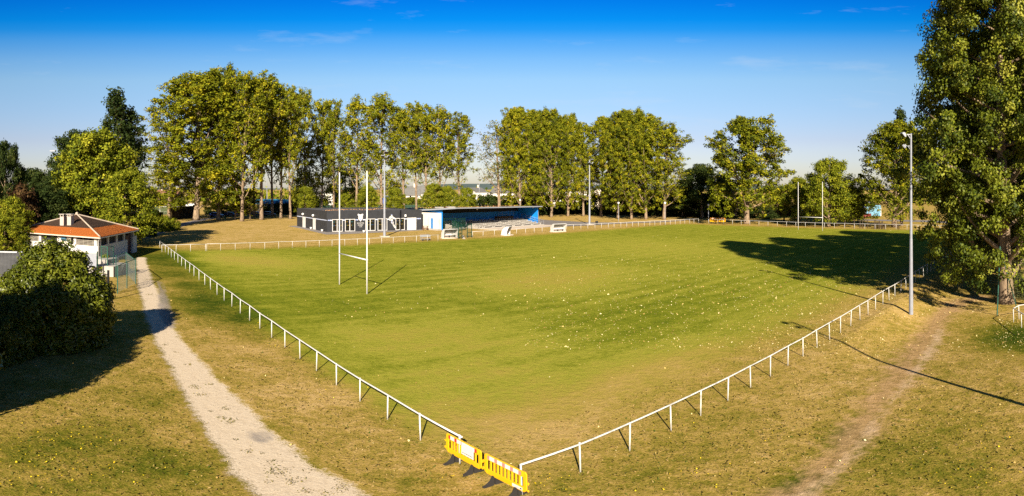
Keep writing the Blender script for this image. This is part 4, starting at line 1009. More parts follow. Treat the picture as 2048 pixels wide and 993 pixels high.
roof_leaves([(P0 + Uc * 2 + Dn * 6, P0 + Uc * 6 + Dn * 9), (P0 + Uc * 6 + Dn * 10, P0 + Uc * 12 + Dn * 11), (P0 + Uc * 10 + Dn * 7, P0 + Uc * 13 + Dn * 7.5), (P0 + Uc * 13 + Dn * 9, P0 + Uc * 20 + Dn * 15)], 90, roof, CH + 0.07, 0.5)
def wall_pt(px, z, A_=P0, B_=P1, n_=None, off=0.0):
    p = on_line(A_, B_, px); return Vector((p.x, p.y, z)) + (n_ if n_ is not None else Nc) * off
def window(parent, A_, B_, z0, z1, N, mull=True, frame=0.11, name='window', fm=None):
    """white frame standing proud of the wall with the glass set back in it"""
    X = (B_ - A_); w = X.length; X.normalize(); O = Vector((A_.x, A_.y, z0)); h = z1 - z0
    m_ = MB(); t = 0.06; f = frame; O2 = O + N * 0.01
    for poly in ([(0, 0), (w, 0), (w, f), (0, f)], [(0, h - f), (w, h - f), (w, h), (0, h)], [(0, f), (f, f), (f, h - f), (0, h - f)], [(w - f, f), (w, f), (w, h - f), (w - f, h - f)]):
        m_.plate(O2, X, UPZ, N, poly, t)
    if mull:
        c = w * 0.47; m_.plate(O2, X, UPZ, N, [(c - f * .6, f), (c + f * .6, f), (c + f * .6, h - f), (c - f * .6, h - f)], t * 0.9)
    o = m_.build(name, fm or M_white, parent)
    g = MB(); g.plate(O + N * 0.012, X, UPZ, N, [(f, f), (w - f, f), (w - f, h - f), (f, h - f)], 0.015); g.build('pane', M_glass, o)
    return o
M_bunt = [mat('bunting_yellow', (0.30, 0.20, 0.02), 0.7), mat('bunting_blue', (0.015, 0.04, 0.24), 0.7), mat('bunting_teal', (0.012, 0.14, 0.18), 0.7)]
for i, (xa, xb) in enumerate([(664.4, 685), (690, 710), (731, 750.6), (755.2, 774.2), (791, 809.2)]):
    A_, B_ = wall_pt(xa, 0), wall_pt(xb, 0)
    wd = window(club, A_, B_, 0.06, 2.55, Nc)
    X = (B_ - A_).normalized(); w = (B_ - A_).length
    rr = random.Random(i)
    for z in (1.95, 1.25):                                             # two strings of small flags behind the glass edge
        m_ = MB(); O_ = A_ + Nc * 0.032; x = 0.16; vs = []; ms = []
        while x < w - 0.2:
            vs += [O_ + X * x + UPZ * (z + .10), O_ + X * x + UPZ * z]; ms.append(rr.choice((0, 0, 1, 2)) if len(ms) % 2 == 0 else 3)
            x += 0.13 if len(ms) % 2 else 0.15
        m_.v = [tuple(p) for p in vs]
        for k in range(len(vs) // 2 - 1): m_.f.append([2 * k, 2 * k + 1, 2 * k + 3, 2 * k + 2]); m_.mi.append(ms[k])
        m_.build('flag_string', M_bunt + [M_glass], wd)
A_, B_ = wall_pt(814.4, 0), wall_pt(832.2, 0)
X = (B_ - A_).normalized(); w = (B_ - A_).length
m_ = MB(); m_.plate(A_ + Nc * 0.005, X, UPZ, Nc, [(0, .02), (w, .02), (w, 2.6), (0, 2.6)], 0.06)
sh_ = m_.build('shutter_door', M_white, club)
m_ = MB()
for k in range(1, 9): m_.plate(A_ + Nc * 0.066, X, UPZ, Nc, [(0.06, .28 * k), (w - .06, .28 * k), (w - .06, .28 * k + .03), (0.06, .28 * k + .03)], 0.008)
m_.build('shutter_rib', M_white, sh_)
NL = Vector((-Dn.y, Dn.x, 0))
if NL.dot(-P0) < 0: NL = -NL
for (xa, xb) in [(605.6, 611.0), (626.2, 631.2)]:
    A_, B_ = wall_pt(xa, 0, Q0, P0), wall_pt(xb, 0, Q0, P0); X = (B_ - A_).normalized(); w = (B_ - A_).length
    m_ = MB(); m_.plate(A_ + NL * 0.005, X, UPZ, NL, [(0, .04), (w, .04), (w, 2.45), (0, 2.45)], 0.06); dr = m_.build('door', M_white, club)
    m_ = MB(); m_.plate(A_ + NL * 0.07, X, UPZ, NL, [(w * .8, 1.0), (w * .9, 1.0), (w * .9, 1.15), (w * .8, 1.15)], 0.05); m_.build('handle', M_galv, dr)
    c = (A_ + B_) / 2 + NL * 0.14 + UPZ * 3.0 - X * w * .3
    m_ = MB(); m_.sphere(c, 0.26, 10, 8); m_.build('wall_lamp', M_globe, club, smooth=True)
c = wall_pt(810.5, 3.05, off=0.12); m_ = MB(); m_.box(c - UPZ * .25, 0.34, 0.2, 0.5, math.atan2(Uc.y, Uc.x)); m_.build('wall_lamp', M_globe, club, bevel=0.05)
# pale band with blue dashes: one strip per stretch of wall
M_band = mat('pale_band_paint', (0.42, 0.46, 0.58), 0.6)
def band(A_, B_, N, z, h, cut):
    X = (B_ - A_); w = X.length; X.normalize(); O_ = A_ + N * 0.012 + UPZ * z
    m_ = MB(); xs = [0.0]; sl = 0.0
    if cut:
        k = .15
        while k < w - .4: xs += [k, k + .14]; k += .36; sl = .10
    xs.append(w)
    for j, x in enumerate(xs):
        d = sl if 0 < j < len(xs) - 1 else 0
        m_.v += [tuple(O_ + X * x), tuple(O_ + X * (x + d) + UPZ * h)]
    for j in range(len(xs) - 1): m_.f.append([2 * j, 2 * j + 2, 2 * j + 3, 2 * j + 1]); m_.mi.append(j % 2)
    m_.build('pale_band', [M_band, M_logo_blue], club)
for (xa, xb) in [(655.5, 664), (685.4, 689.6), (711, 716.4), (725.6, 730.6), (751, 754.8), (774.6, 777.5), (809.6, 813.8), (833.2, 841.5)]:
    band(wall_pt(xa, 0), wall_pt(xb, 0), Nc, 2.26, 0.21, True)
for (xa, xb) in [(594.2, 605.2), (611.4, 625.8), (631.6, 653.6)]:
    band(wall_pt(xa, 0, Q0, P0), wall_pt(xb, 0, Q0, P0), NL, 2.28, 0.16, False)
# the club crest (a bear head on a shield outline), its lettering and the player graphic
O = wall_pt(720.9, 2.0, off=0.01); X = Uc
m_ = MB()
m_.plate(O, X, UPZ, Nc, [(-.42, 1.15), (-.62, 1.30), (-.60, 1.52), (-.40, 1.62), (-.22, 1.50), (0, 1.44), (.22, 1.50), (.40, 1.62), (.60, 1.52), (.62, 1.30), (.42, 1.15), (.50, .85), (.40, .45), (.20, .25), (0, -.02), (-.20, .25), (-.40, .45), (-.50, .85)], 0.02, 0)
for sx in (-1, 1):
    m_.plate(O + Nc * .021, X, UPZ, Nc, [(sx * .34 - .1, 1.34), (sx * .34 + .1, 1.34), (sx * .42 + .08, 1.48), (sx * .42 - .08, 1.5)], 0.008, 1)
    m_.plate(O + Nc * .021, X, UPZ, Nc, [(sx * .32 - .08, .80), (sx * .32 + .08, .80), (sx * .32 + .08, .92), (sx * .32 - .08, .92)], 0.008, 1)
    m_.plate(O + Nc * .021, X, UPZ, Nc, [(sx * .10 - .03, .55), (sx * .10 + .02, .55), (sx * .16 + .02, 1.1), (sx * .16 - .02, 1.1)], 0.006, 2)
m_.plate(O + Nc * .021, X, UPZ, Nc, [(-.12, .38), (0, .28), (.12, .38), (.1, .48), (-.1, .48)], 0.008, 1)
m_.build('club_crest', [M_white, M_logo_blue, M_greypr], club)
for s_, z, sz in (('ALLIANCE', 1.58, 0.34), ('RUGBY', 1.18, 0.34), ('CLUB', 0.86, 0.24)):
    text_mesh('lettering', s_, sz, M_white, club, wall_pt(720.9, z, off=0.02), Uc, UPZ, Nc)
O = wall_pt(777.0, 0.0, off=0.012)
def pl(polys, mi, lift): 
    for q in polys: m_.plate(O + Nc * lift, X, UPZ, Nc, q, 0.018, mi)
m_ = MB()
pl([[(.55, 3.05), (.70, 2.98), (.86, 3.05), (.90, 3.22), (.80, 3.36), (.64, 3.38), (.54, 3.25)],                                    # head
    [(.40, 3.0), (.66, 2.9), (.96, 2.98), (1.06, 2.7), (1.0, 2.3), (.95, 2.05), (.55, 2.1), (.45, 2.4), (.3, 2.7)],                    # body
    [(.35, 2.98), (.12, 2.75), (.0, 2.4), (.12, 2.15), (.45, 2.05), (.5, 2.2), (.25, 2.35), (.22, 2.5), (.42, 2.75)],                  # bent arm
    [(.95, 2.98), (1.25, 2.7), (1.5, 2.6), (1.62, 2.42), (1.45, 2.3), (1.15, 2.42), (.95, 2.6)],                                       # arm with ball
    [(.55, 2.1), (.95, 2.05), (1.12, 1.75), (1.1, 1.4), (1.35, 1.1), (1.5, .75), (1.3, .6), (1.05, .95), (.8, 1.35), (.75, 1.7)],      # thigh and shin
    [(.62, 2.0), (.55, 1.75), (.75, 1.4), (1.0, 1.15), (1.15, .9), (1.3, .55), (1.6, .45), (1.65, .7), (1.3, .85), (1.2, 1.2), (.9, 1.6)]], 0, 0)
pl([[(.60, 2.55), (.85, 2.75), (.90, 2.4), (.7, 2.2)], [(.72, 1.95), (1.0, 1.9), (.95, 1.7), (.8, 1.72)], [(.9, 1.42), (1.05, 1.3), (1.1, 1.15), (.95, 1.2)], [(.22, 2.62), (.36, 2.78), (.3, 2.5)]], 1, .019)
pl([[(.62, 3.2), (.84, 3.22), (.78, 3.36), (.66, 3.37)], [(1.36, 2.38), (1.5, 2.48), (1.56, 2.4), (1.44, 2.32)], [(.6, 1.95), (.68, 1.98), (.9, 1.55), (.8, 1.5)]], 2, .022)
m_.build('player_graphic', [M_white, M_ink, M_logo_blue], club)
# flower pots
for (x, y, lab) in [(621.8, 459, 'small white flower pot between the two side doors of the clubhouse'), (644.2, 463.8, 'small white flower pot near the corner of the clubhouse'), (727.6, 465.6, 'small white flower pot under the club crest')]:
    p = at(x, y); e = empty('flower_pot', p, lab, 'flower pot', 'white pots round the clubhouse')
    m_ = MB(); m_.tube([p + UPZ * .02, p + UPZ * .42], [0.16, 0.25], 10); m_.build('pot', M_white, e, smooth=True)
    m_ = MB(); m_.tube([p + UPZ * .421, p + UPZ * .47], [0.27, 0.27], 10); m_.build('rim', M_white, e)

# ------------------------------------------------------------------ grandstand
S0 = at(1075.5, 449.4)                                   # front foot of the right end wall
Ef = Vector((math.cos(R(45)), math.sin(R(45)), 0)); Df = Vector((-Ef.y, Ef.x, 0)); Nf = -Df
def sp(s, d, z=0): return S0 - Ef * s + Df * d + UPZ * z   # s: metres left of the right end, d: metres back from the front
sL, dep = 29.6, 6.4
stand = empty('grandstand', sp(sL / 2, dep / 2), 'covered grandstand with a bright blue back wall, concrete terraces and a thin grey roof', 'grandstand')
m_ = MB(); m_.prism([sp(0.3, dep), sp(sL - .3, dep), sp(sL - .3, dep + .25), sp(.3, dep + .25)], 0, 4.25)
for s_ in (5.8, 11.6, 17.4, 23.2): m_.prism([sp(s_ - .03, dep - .012), sp(s_ + .03, dep - .012), sp(s_ + .03, dep + .05), sp(s_ - .03, dep + .05)], 0.8, 4.1)
m_.build('back_wall', M_blue, stand)
m_ = MB(); m_.prism([sp(.32, dep - .06), sp(sL - .32, dep - .06), sp(sL - .32, dep - .015), sp(.32, dep - .015)], 3.2, 4.2); m_.build('dark_upper_strip', M_black, stand)  # black strip across the top of the back wall
def sidewall(s0, s1, name, material, z_f=4.40, z_b=4.25):
    a, b_, c, d = sp(s0, -.1), sp(s1, -.1), sp(s1, dep + .25), sp(s0, dep + .25)
    vs = [a, b_, c, d, a + UPZ * z_f, b_ + UPZ * z_f, c + UPZ * z_b, d + UPZ * z_b]
    m_ = MB(); m_.add(vs, [(3, 2, 1, 0), (4, 5, 6, 7), (0, 1, 5, 4), (1, 2, 6, 5), (2, 3, 7, 6), (3, 0, 4, 7)]); return m_.build(name, material, stand)
rw = sidewall(0, .28, 'right_end_wall', M_blue)
# left end: blue end wall with a white rendered store against it
sidewall(sL - .15, sL, 'left_end_wall', M_blue)
m_ = MB(); m_.prism([sp(sL + .02, .15), sp(sL + .02, 7.4), sp(sL + .9, 7.4), sp(sL + .32, .15)], 0, 3.6); ann = m_.build('store', M_whitewall, stand)
WA, WB = sp(sL + .9, 7.4), sp(sL + .32, .15); Xw = (WB - WA).normalized(); Nw = Vector((-Xw.y, Xw.x, 0))
if Nw.dot(-WA) < 0: Nw = -Nw
a_, b_ = on_line(WA, WB, 861.6), on_line(WA, WB, 866.4)
m_ = MB(); m_.plate(a_ + Nw * .005, Xw, UPZ, Nw, [(0, .25), ((b_ - a_).length, .25), ((b_ - a_).length, 2.45), (0, 2.45)], .05); dr = m_.build('door', M_bluedoor, ann)
m_ = MB(); m_.plate(a_ + Nw * .056, Xw, UPZ, Nw, [((b_ - a_).length * .75, 1.2), ((b_ - a_).length * .88, 1.2), ((b_ - a_).length * .88, 1.32), ((b_ - a_).length * .75, 1.32)], .05); m_.build('handle', M_galv, dr)
a_, b_ = on_line(WA, WB, 860), on_line(WA, WB, 883)
m_ = MB(); m_.prism([a_ + Nw * .01, b_ + Nw * .01, b_ + Nw * 1.0, a_ + Nw * 1.0], 0, .24); m_.build('step', M_conc, ann)
for x in (856.8, 880.2): m_ = MB(); q = on_line(WA, WB, x); m_.tube([q + Nw * .07, q + Nw * .07 + UPZ * 2.5], .05, 6); m_.build('drain_pipe', M_galv, ann)
# roof: thin slab rising a little towards the pitch, cantilevered to the left
rf = [sp(-.7, -.9, 4.50), sp(29.9, -4.9, 4.86), sp(30.9, 7.6, 4.06), sp(20, 7.6, 4.2), sp(-.7, 7.6, 4.3)]
m_ = MB(); cc = [p.copy() for p in rf]
n5 = len(cc); m_.add(cc + [p - UPZ * .22 for p in cc], [[0, 1, 4], [1, 2, 3], [1, 3, 4], [5, 9, 6], [6, 8, 7], [6, 9, 8]] + [(5 + i, 5 + (i + 1) % 5, (i + 1) % 5, i) for i in range(5)])
sroof = m_.build('roof', M_darkroof, stand)
m_ = MB()
m_.beam(cc[0] + Nf * .03 - UPZ * .10, cc[1] + Nf * .03 - UPZ * .10, .05, .24); m_.beam(cc[1] - Ef * .03 - UPZ * .10, cc[2] - Ef * .03 - UPZ * .10, .05, .30)
m_.build('fascia', mat('grey_fascia', (0.24, 0.25, 0.28), 0.6), sroof)
roof_leaves([(sp(2, 2.5), sp(12, 3)), (sp(12, 3.5), sp(22, 3.5)), (sp(20, 5), sp(33, 5))], 110, sroof, 4.62, 0.6)
m_ = MB(); m_.box(sp(27, 4.2, 4.5), 1.6, 1.0, .25, R(45)); m_.box(sp(23.5, 4.6, 4.5), 1.9, 1.0, .25, R(45)); m_.build('roof_hatch', M_conc, sroof)
for s_ in (19.5, 1.4): m_ = MB(); m_.box(sp(s_, .2, 4.05), .35, .3, .22, R(20)); m_.build('spotlight', M_white, stand, bevel=.03)
# terraces and bench rows
nrow = 6; tz = [0.22 + .20 * i for i in range(nrow)]; td = [-2.9 + 1.3 * i for i in range(nrow)]
m_ = MB()
for i in range(nrow):
    s1_ = 21.6 - .15 * i; s0_ = .9 + .10 * i
    m_.prism([sp(s0_, td[i]), sp(s1_, td[i]), sp(s1_, dep - .02), sp(s0_, dep - .02)], 0.002 if i == 0 else tz[i - 1] + .001, tz[i])
m_.build('terrace', M_conc, stand)
for i in range(nrow):
    m_ = MB(); s1_ = 21.2 - .15 * i; s0_ = 1.3 + .2 * i
    k = s0_
    while k < s1_ - .5:
        e_ = min(k + 3.1, s1_)
        m_.prism([sp(k + .02, td[i] + .50), sp(e_ - .02, td[i] + .50), sp(e_ - .02, td[i] + .92), sp(k + .02, td[i] + .92)], tz[i] + .33, tz[i] + .40)
        for q in (k + .25, e_ - .25): m_.prism([sp(q - .08, td[i] + .55), sp(q + .08, td[i] + .55), sp(q + .08, td[i] + .87), sp(q - .08, td[i] + .87)], tz[i] + .001, tz[i] + .329)
        k = e_
    m_.build('bench_row', M_bench, stand)
m_ = MB(); m_.prism([sp(-1.4, -8.0), sp(20.5, -8.9), sp(21.4, -2.93), sp(.8, -2.93)], 0.004, .10); m_.build('apron', M_stone, stand)
# dark box with a rail at the top right of the terraces
m_ = MB(); m_.prism([sp(3.4, dep - 1.5), sp(8.4, dep - 1.5), sp(8.4, dep - .03), sp(3.4, dep - .03)], tz[-1] + .002, tz[-1] + .8); m_.build('raised_box', M_wood, stand)
m_ = MB()
for s_ in np.linspace(3.4, 8.4, 5): m_.tube([sp(s_, dep - 1.5, tz[-1] + .8), sp(s_, dep - 1.5, tz[-1] + 1.9)], .025, 5)
for z in (1.35, 1.9): m_.tube([sp(3.4, dep - 1.5, tz[-1] + z), sp(8.4, dep - 1.5, tz[-1] + z)], .025, 5)
m_.build('box_rail', M_galv, stand)
# stair rails at both ends
def stair_rail(s, d0, z0, d1, z1, n=5, mt=None, name='stair_rail'):
    m_ = MB()
    for h in (.5, 1.0): m_.tube([sp(s, d0, z0 + h), sp(s, d1, z1 + h)], .035, 6)
    for t in np.linspace(0, 1, n): m_.tube([sp(s, d0 + (d1 - d0) * t, z0 + (z1 - z0) * t), sp(s, d0 + (d1 - d0) * t, z0 + (z1 - z0) * t + 1.0)], .03, 6)
    m_.build(name, mt or M_galv, stand)
stair_rail(.75, -2.6, .2, 4.6, 1.5, 6)
m_ = MB()
for i in range(8): m_.prism([sp(.30, .1 + .58 * i), sp(.86, .1 + .58 * i), sp(.86, dep - .03), sp(.30, dep - .03)], .003 if i == 0 else .18 * i + .001, .18 * (i + 1))
m_.build('stair', M_conc, stand)
# left stair: solid flank, flight and rails
m_ = MB()
for i in range(8): m_.prism([sp(22.6, .6 + .55 * i), sp(25.6, .6 + .55 * i), sp(25.6, dep - .03), sp(22.6, dep - .03)], .003 if i == 0 else .19 * i + .001, .19 * (i + 1))
m_.build('stair', M_conc, stand)
stair_rail(25.7, -.2, .3, 4.6, 1.7, 5); stair_rail(23.0, -.2, .3, 4.6, 1.7, 4)
m_ = MB()
for h in (.55, 1.05): m_.tube([sp(25.7, 4.6, 1.7 + h), sp(29.2, 4.6, 1.7 + h)], .03, 6)
m_.build('landing_rail', M_galv, stand)

# ------------------------------------------------------------------ wire mesh panels
def mesh_panel(m_, A_, B_, z0, z1, step, w):
    n_ = max(2, int((B_ - A_).length / step))
    for i in range(n_ + 1):
        p = A_ + (B_ - A_) * i / n_; m_.beam(p + UPZ * z0, p + UPZ * z1, w, w)
    n_ = max(2, int((z1 - z0) / step))
    for i in range(n_ + 1):
        z = z0 + (z1 - z0) * i / n_; m_.beam(A_ + UPZ * z, B_ + UPZ * z, w, w * .9)
def mesh_fence(label, pts, h, step, w, pr, pm, wm, name='mesh_fence', rail=True):
    e = empty(name, pts[0], label, 'mesh fence')
    for p in pts:
        m_ = MB(); m_.tube([p, p + UPZ * (h + .05)], pr, 8); m_.build('post', pm, e)
    for a, b_ in zip(pts[:-1], pts[1:]):
        m_ = MB(); mesh_panel(m_, a, b_, .06, h, step, w); m_.build('wire_panel', wm, e)
        if rail: m_ = MB(); m_.beam(a + UPZ * h, b_ + UPZ * h, .05, .05); m_.build('top_bar', pm, e)
    return e
mesh_fence('green wire mesh fence between the white store and the mesh gate', [sp(29.3, -.4), sp(27.2, -1.6), sp(25.4, -2.6), at(905, 465.5), at(917, 472)], 2.5, .17, .012, .06, M_gmetal, M_gmetal)
e = empty('mesh_gate', at(930, 476), 'dark green mesh players gate with two side panels beside the first dugout', 'gate')
g = [at(917.2, 478), at(924, 477.3), at(934.5, 475.8), at(943.4, 475.0)]
for p in g: m_ = MB(); m_.beam(p, p + UPZ * 2.45, .12, .12); m_.build('post', M_gmetal, e)
for a, b_ in ((g[0], g[1]), (g[2], g[3])):
    m_ = MB(); mesh_panel(m_, a, b_, .1, 2.4, .12, .013); m_.beam(a + UPZ * 2.42, b_ + UPZ * 2.42, .1, .1); m_.beam(a + UPZ * .9, b_ + UPZ * .9, .06, .08); m_.build('side_panel', M_gmetal, e)
    bk = (V * 2.2); m_ = MB(); mesh_panel(m_, a, a + bk, .1, 2.4, .16, .013); m_.build('side_panel', M_gmetal, e)
m_ = MB(); m_.beam(g[1] + UPZ * 2.42, g[2] + UPZ * 2.42, .09, .09); m_.build('top_bar', M_gmetal, e)
sheet('gate_path', [at(924.8, 478.4), at(931, 478.8), at(927, 470.5), at(925, 471)], 0.006, M_stone)

# ------------------------------------------------------------------ dugouts
M_clear = mat('scratched_grey_sheet', (0.20, 0.19, 0.165), 0.35, var=0.2)
def make_dugout(label, c, ang, w, closed=False):
    e = empty('dugout', c, label, 'dugout', 'white team dugouts beside the pitch', 0)
    X = Vector((math.cos(ang), math.sin(ang), 0)); N = Vector((X.y, -X.x, 0))          # N: open side
    d = 1.15; h = 1.62
    prof = [(d, .12), (d * .98, .6), (d * .88, 1.05), (d * .62, 1.42), (d * .25, h), (-.28, h - .04)]
    # outside shell: back and roof, as a curved sheet with thickness
    def shell(i0, i1, name, material, inset=0.0, t=.05):
        m_ = MB()
        for i in range(i0, i1):
            (a0, z0), (a1, z1) = prof[i], prof[i + 1]
            for k in (0,):
                p = [c + X * (-w / 2 + inset) - N * a0 + UPZ * z0, c + X * (w / 2 - inset) - N * a0 + UPZ * z0, c + X * (w / 2 - inset) - N * a1 + UPZ * z1, c + X * (-w / 2 + inset) - N * a1 + UPZ * z1]
                nn = (p[1] - p[0]).cross(p[3] - p[0]).normalized()
                q = [v - nn * t for v in p]
                m_.add(p + q, [(0, 1, 2, 3), (7, 6, 5, 4), (0, 4, 5, 1), (1, 5, 6, 2), (2, 6, 7, 3), (3, 7, 4, 0)])
        return m_.build(name, material, e)
    shell(0, 2, 'back_panel', M_white); shell(2, 4, 'window_panel', M_clear, .12); shell(4, 5, 'roof', M_white)
    for s_ in (-1, 1):
        O = c + X * (s_ * (w / 2 + .001) - (.05 if s_ > 0 else 0)) 
        poly = [(-a, z) for a, z in prof] + [(.05, 1.25), (.18 - .3, .75), (-.12, .12)]
        m_ = MB(); m_.plate(O, N, UPZ, X, poly, .05); m_.build('side_panel', M_white, e)
    for s_ in (-1, 1): m_ = MB(); m_.beam(c + X * s_ * (w / 2 - .1) - N * .9 + UPZ * 1.02, c + X * s_ * (w / 2 - .1) - N * .3 + UPZ * 1.62, .07, .07); m_.build('frame', M_white, e)
    m_ = MB(); m_.prism([c + X * (-w / 2 + .1) - N * .92, c + X * (w / 2 - .1) - N * .92, c + X * (w / 2 - .1) - N * .5, c + X * (-w / 2 + .1) - N * .5], .52, .58); b__ = m_.build('bench', M_white, e)
    for s_ in np.linspace(-w / 2 + .3, w / 2 - .3, 3):
        m_ = MB(); m_.box(c + X * s_ - N * .7 + UPZ * .1, .06, .3, .419, ang); m_.build('bench_leg', M_rubber, b__)
    rr = random.Random(int(w * 100)); pol = []
    for k in range(14):
        t = 2 * math.pi * k / 14; pol.append(c + X * math.cos(t) * w * rr.uniform(.60, .72) + N * (math.sin(t) * rr.uniform(1.0, 1.3) - .5))
    m_ = MB(); m_.prism(pol, .003, .12); m_.build('base_slab', M_stone, e)
make_dugout('white dugout with a grey window, left of the green mesh gate', at(902, 477.2), R(32), 2.7)
make_dugout('white dugout seen from its side, in front of the grandstand terraces', at(1018.5, 471.0), R(75), 2.3)
make_dugout('white dugout farthest right, beside the asphalt forecourt', at(1119.5, 464.2), R(30), 3.0)

# metal trolley and brown table
c = at(850.5, 481.5); e = empty('metal_trolley', c, 'grey metal frame trolley standing on the grass against the thin rail', 'trolley')
X = (FB - FA).normalized(); Y = Vector((-X.y, X.x, 0))
m_ = MB()
for sx in (-.85, .85):
    for sy in (-.25, .25): m_.tube([c + X * sx + Y * sy + UPZ * .1, c + X * sx + Y * sy + UPZ * 1.0], .03, 6)
for z in (.28, .95):
    for sy in (-.25, .25): m_.tube([c - X * .85 + Y * sy + UPZ * z, c + X * .85 + Y * sy + UPZ * z], .03, 6)
m_.build('frame', M_galv, e)
m_ = MB(); m_.prism([c - X * .83 - Y * .22, c + X * .83 - Y * .22, c + X * .83 + Y * .22, c - X * .83 + Y * .22], .62, .9); m_.build('tray', mat('grey_sheet', (.25, .25, .26), .5), e)
for sx in (-.7, .7):
    m_ = MB(); m_.tube([c + X * sx - Y * .3 + UPZ * .14, c + X * sx - Y * .24 + UPZ * .14], .13, 10); m_.build('wheel', M_tyre, e)
c = at(850.5, 460.8); e = empty('wooden_table', c, 'brown wooden table standing at the foot of the white store wall', 'table')
m_ = MB(); m_.box(c + UPZ * .82, 1.3, .7, .07, .5); m_.build('table_top', M_wood, e)
for sx in (-.5, .5):
    for sy in (-.25, .25): m_ = MB(); m_.box(c + Vector((sx * math.cos(.5) - sy * math.sin(.5), sx * math.sin(.5) + sy * math.cos(.5), 0)), .09, .09, .819, .5); m_.build('leg', M_wood, e)
m_ = MB(); m_.box(c + UPZ * .3, 1.0, .5, .25, .5); m_.build('shelf', M_wood, e)

# ------------------------------------------------------------------ yellow barriers
def barrier_at(A_, B_, label, notice=False, pink=False, sticker=False, simple=False):
    """panel from A_ to B_ (ground points under its ends)"""
    e = empty('yellow_barrier', (A_ + B_) / 2, label, 'barrier', 'yellow plastic barriers')
    X = (B_ - A_); w = X.length; X.normalize(); N = Vector((X.y, -X.x, 0))
    z0, z1 = .07, .74; t = .04
    O = (A_ + B_) / 2 - X * w / 2 - N * t / 2 + UPZ * .21
    m_ = MB(); c = .09
    bx = lambda x0, y0, x1, y1, mi=0, o=0, tt=t: m_.plate(O + N * o, X, UPZ, N, [(x0, y0), (x1, y0), (x1, y1), (x0, y1)], tt, mi)
    sw = .16; yb, yt = z0 + .17, z1 - .19
    m_.plate(O, X, UPZ, N, [(c * 1.4, z0), (sw, z0), (sw, z1), (c, z1), (.03, z1 - c * .6), (.02, z0 + c)], t)
    m_.plate(O, X, UPZ, N, [(w - sw, z0), (w - c * 1.4, z0), (w - .02, z0 + c), (w - .03, z1 - c * .6), (w - c, z1), (w - sw, z1)], t)
    bx(sw, z0, w - sw, yb); bx(sw, yt, w - sw, z1)
    n_ = 10; wid = (w - 2 * sw) / n_
    for i in range(1, n_):
        x = sw + wid * i; bx(x - wid * .25, yb, x + wid * .25, yt, 0, .006, t - .012)
    bx(.03, z1 + .001, .0301 + w * .0, z1 + .002) if False else None
    # couplers at the ends
    bx(-.06, .17, .018, .25); bx(-.06, .42, .018, .48); bx(w - .018, .13, w + .05, .20); bx(w - .018, .36, w + .05, .44)
    m_.build('panel', M_yellow, e, bevel=.012)
    m_ = MB(); s0_, s1_ = .17, w - .17; k = 9; ww = (s1_ - s0_) / k; x = s0_
    for i in range(k):
        wi = ww * (.72 if i % 2 == 0 else 1.3)
        if i == 0 or i == k - 1: wi = ww * .62
        x1 = min(x + wi, s1_); m_.plate(O + N * (t + .002), X, UPZ, N, [(x, yt + .03), (x1, yt + .03), (x1, z1 - .03), (x, z1 - .03)], .004, 0 if i % 2 == 0 else 1); x = x1
    m_.build('warning_stripe', [M_pink if pink else M_red, M_white], e)
    if notice:
        m_ = MB(); a_, b__ = w * .47, w * .80
        m_.plate(O + N * (t + .010), X, UPZ, N, [(a_, .30), (b__, .30), (b__, z1 - .025), (a_, z1 - .025)], .003); no = m_.build('paper_notice', M_white, e)
        m_ = MB(); rr = random.Random(3)
        for j, (y, hh) in enumerate([(.63, .012), (.57, .012), (.51, .012), (.455, .010)]):
            x = a_ + .05
            while x < b__ - .08:
                q = rr.uniform(.02, .06); m_.plate(O + N * (t + .0135), X, UPZ, N, [(x, y), (x + q, y), (x + q, y + hh), (x, y + hh)], .001, 0); x += q + .014
        x = a_ + .05
        while x < b__ - .06:
            q = rr.uniform(.02, .045); m_.plate(O + N * (t + .0135), X, UPZ, N, [(x, .355), (x + q, .355), (x + q, .385), (x, .385)], .001, 1); x += q + .02
        m_.build('print', [M_greypr, M_ink], no)
    if sticker:
        m_ = MB(); m_.plate(O + N * (t + .002), X, UPZ, N, [(w * .68, .10), (w * .90, .10), (w * .90, .20), (w * .68, .20)], .004); st = m_.build('sticker', M_white, e)
        m_ = MB(); rr = random.Random(8); x = w * .70
        while x < w * .83: q = rr.uniform(.012, .022); m_.plate(O + N * (t + .0065), X, UPZ, N, [(x, .13), (x + q, .13), (x + q, .165), (x, .165)], .001, 0); x += q + .012
        m_.plate(O + N * (t + .0065), X, UPZ, N, [(w * .85, .125), (w * .885, .125), (w * .885, .17), (w * .85, .17)], .001, 1)
        m_.build('print', [M_greypr, M_ink], st)
    for f in (.24, .76):
        m_ = MB(); q = A_ + X * w * f
        for s_ in (1, -1):
            m_.plate(q - X * .05, N * s_, UPZ, X, [(.03, .01), (.36, .004), (.38, .03), (.24, .07), (.11, .16), (.03, .32)], .10)
        m_.build('foot', M_rubber, e)
    return e
bl, br = azi(892, 18.6), azi(1055.3, 15.58)
mid = (bl + br) / 2
barrier_at(bl, mid - (br - bl) * .012, 'yellow plastic barrier with red stripes and a white paper notice', notice=True)
barrier_at(mid + (br - bl) * .012, br, 'yellow plastic barrier with faded pink stripes and a small white sticker', pink=True, sticker=True)
a_, b_ = at(1419.5, 447.3), at(1451, 447.9)
barrier_at(a_, (a_ + b_) / 2, 'distant yellow barrier leaning at the open corner of the rail, left one').scale = (1, 1, 1.5)
barrier_at((a_ + b_) / 2 + (b_ - a_) * .02, b_, 'distant yellow barrier at the open corner of the rail, right one').scale = (1, 1, 1.5)

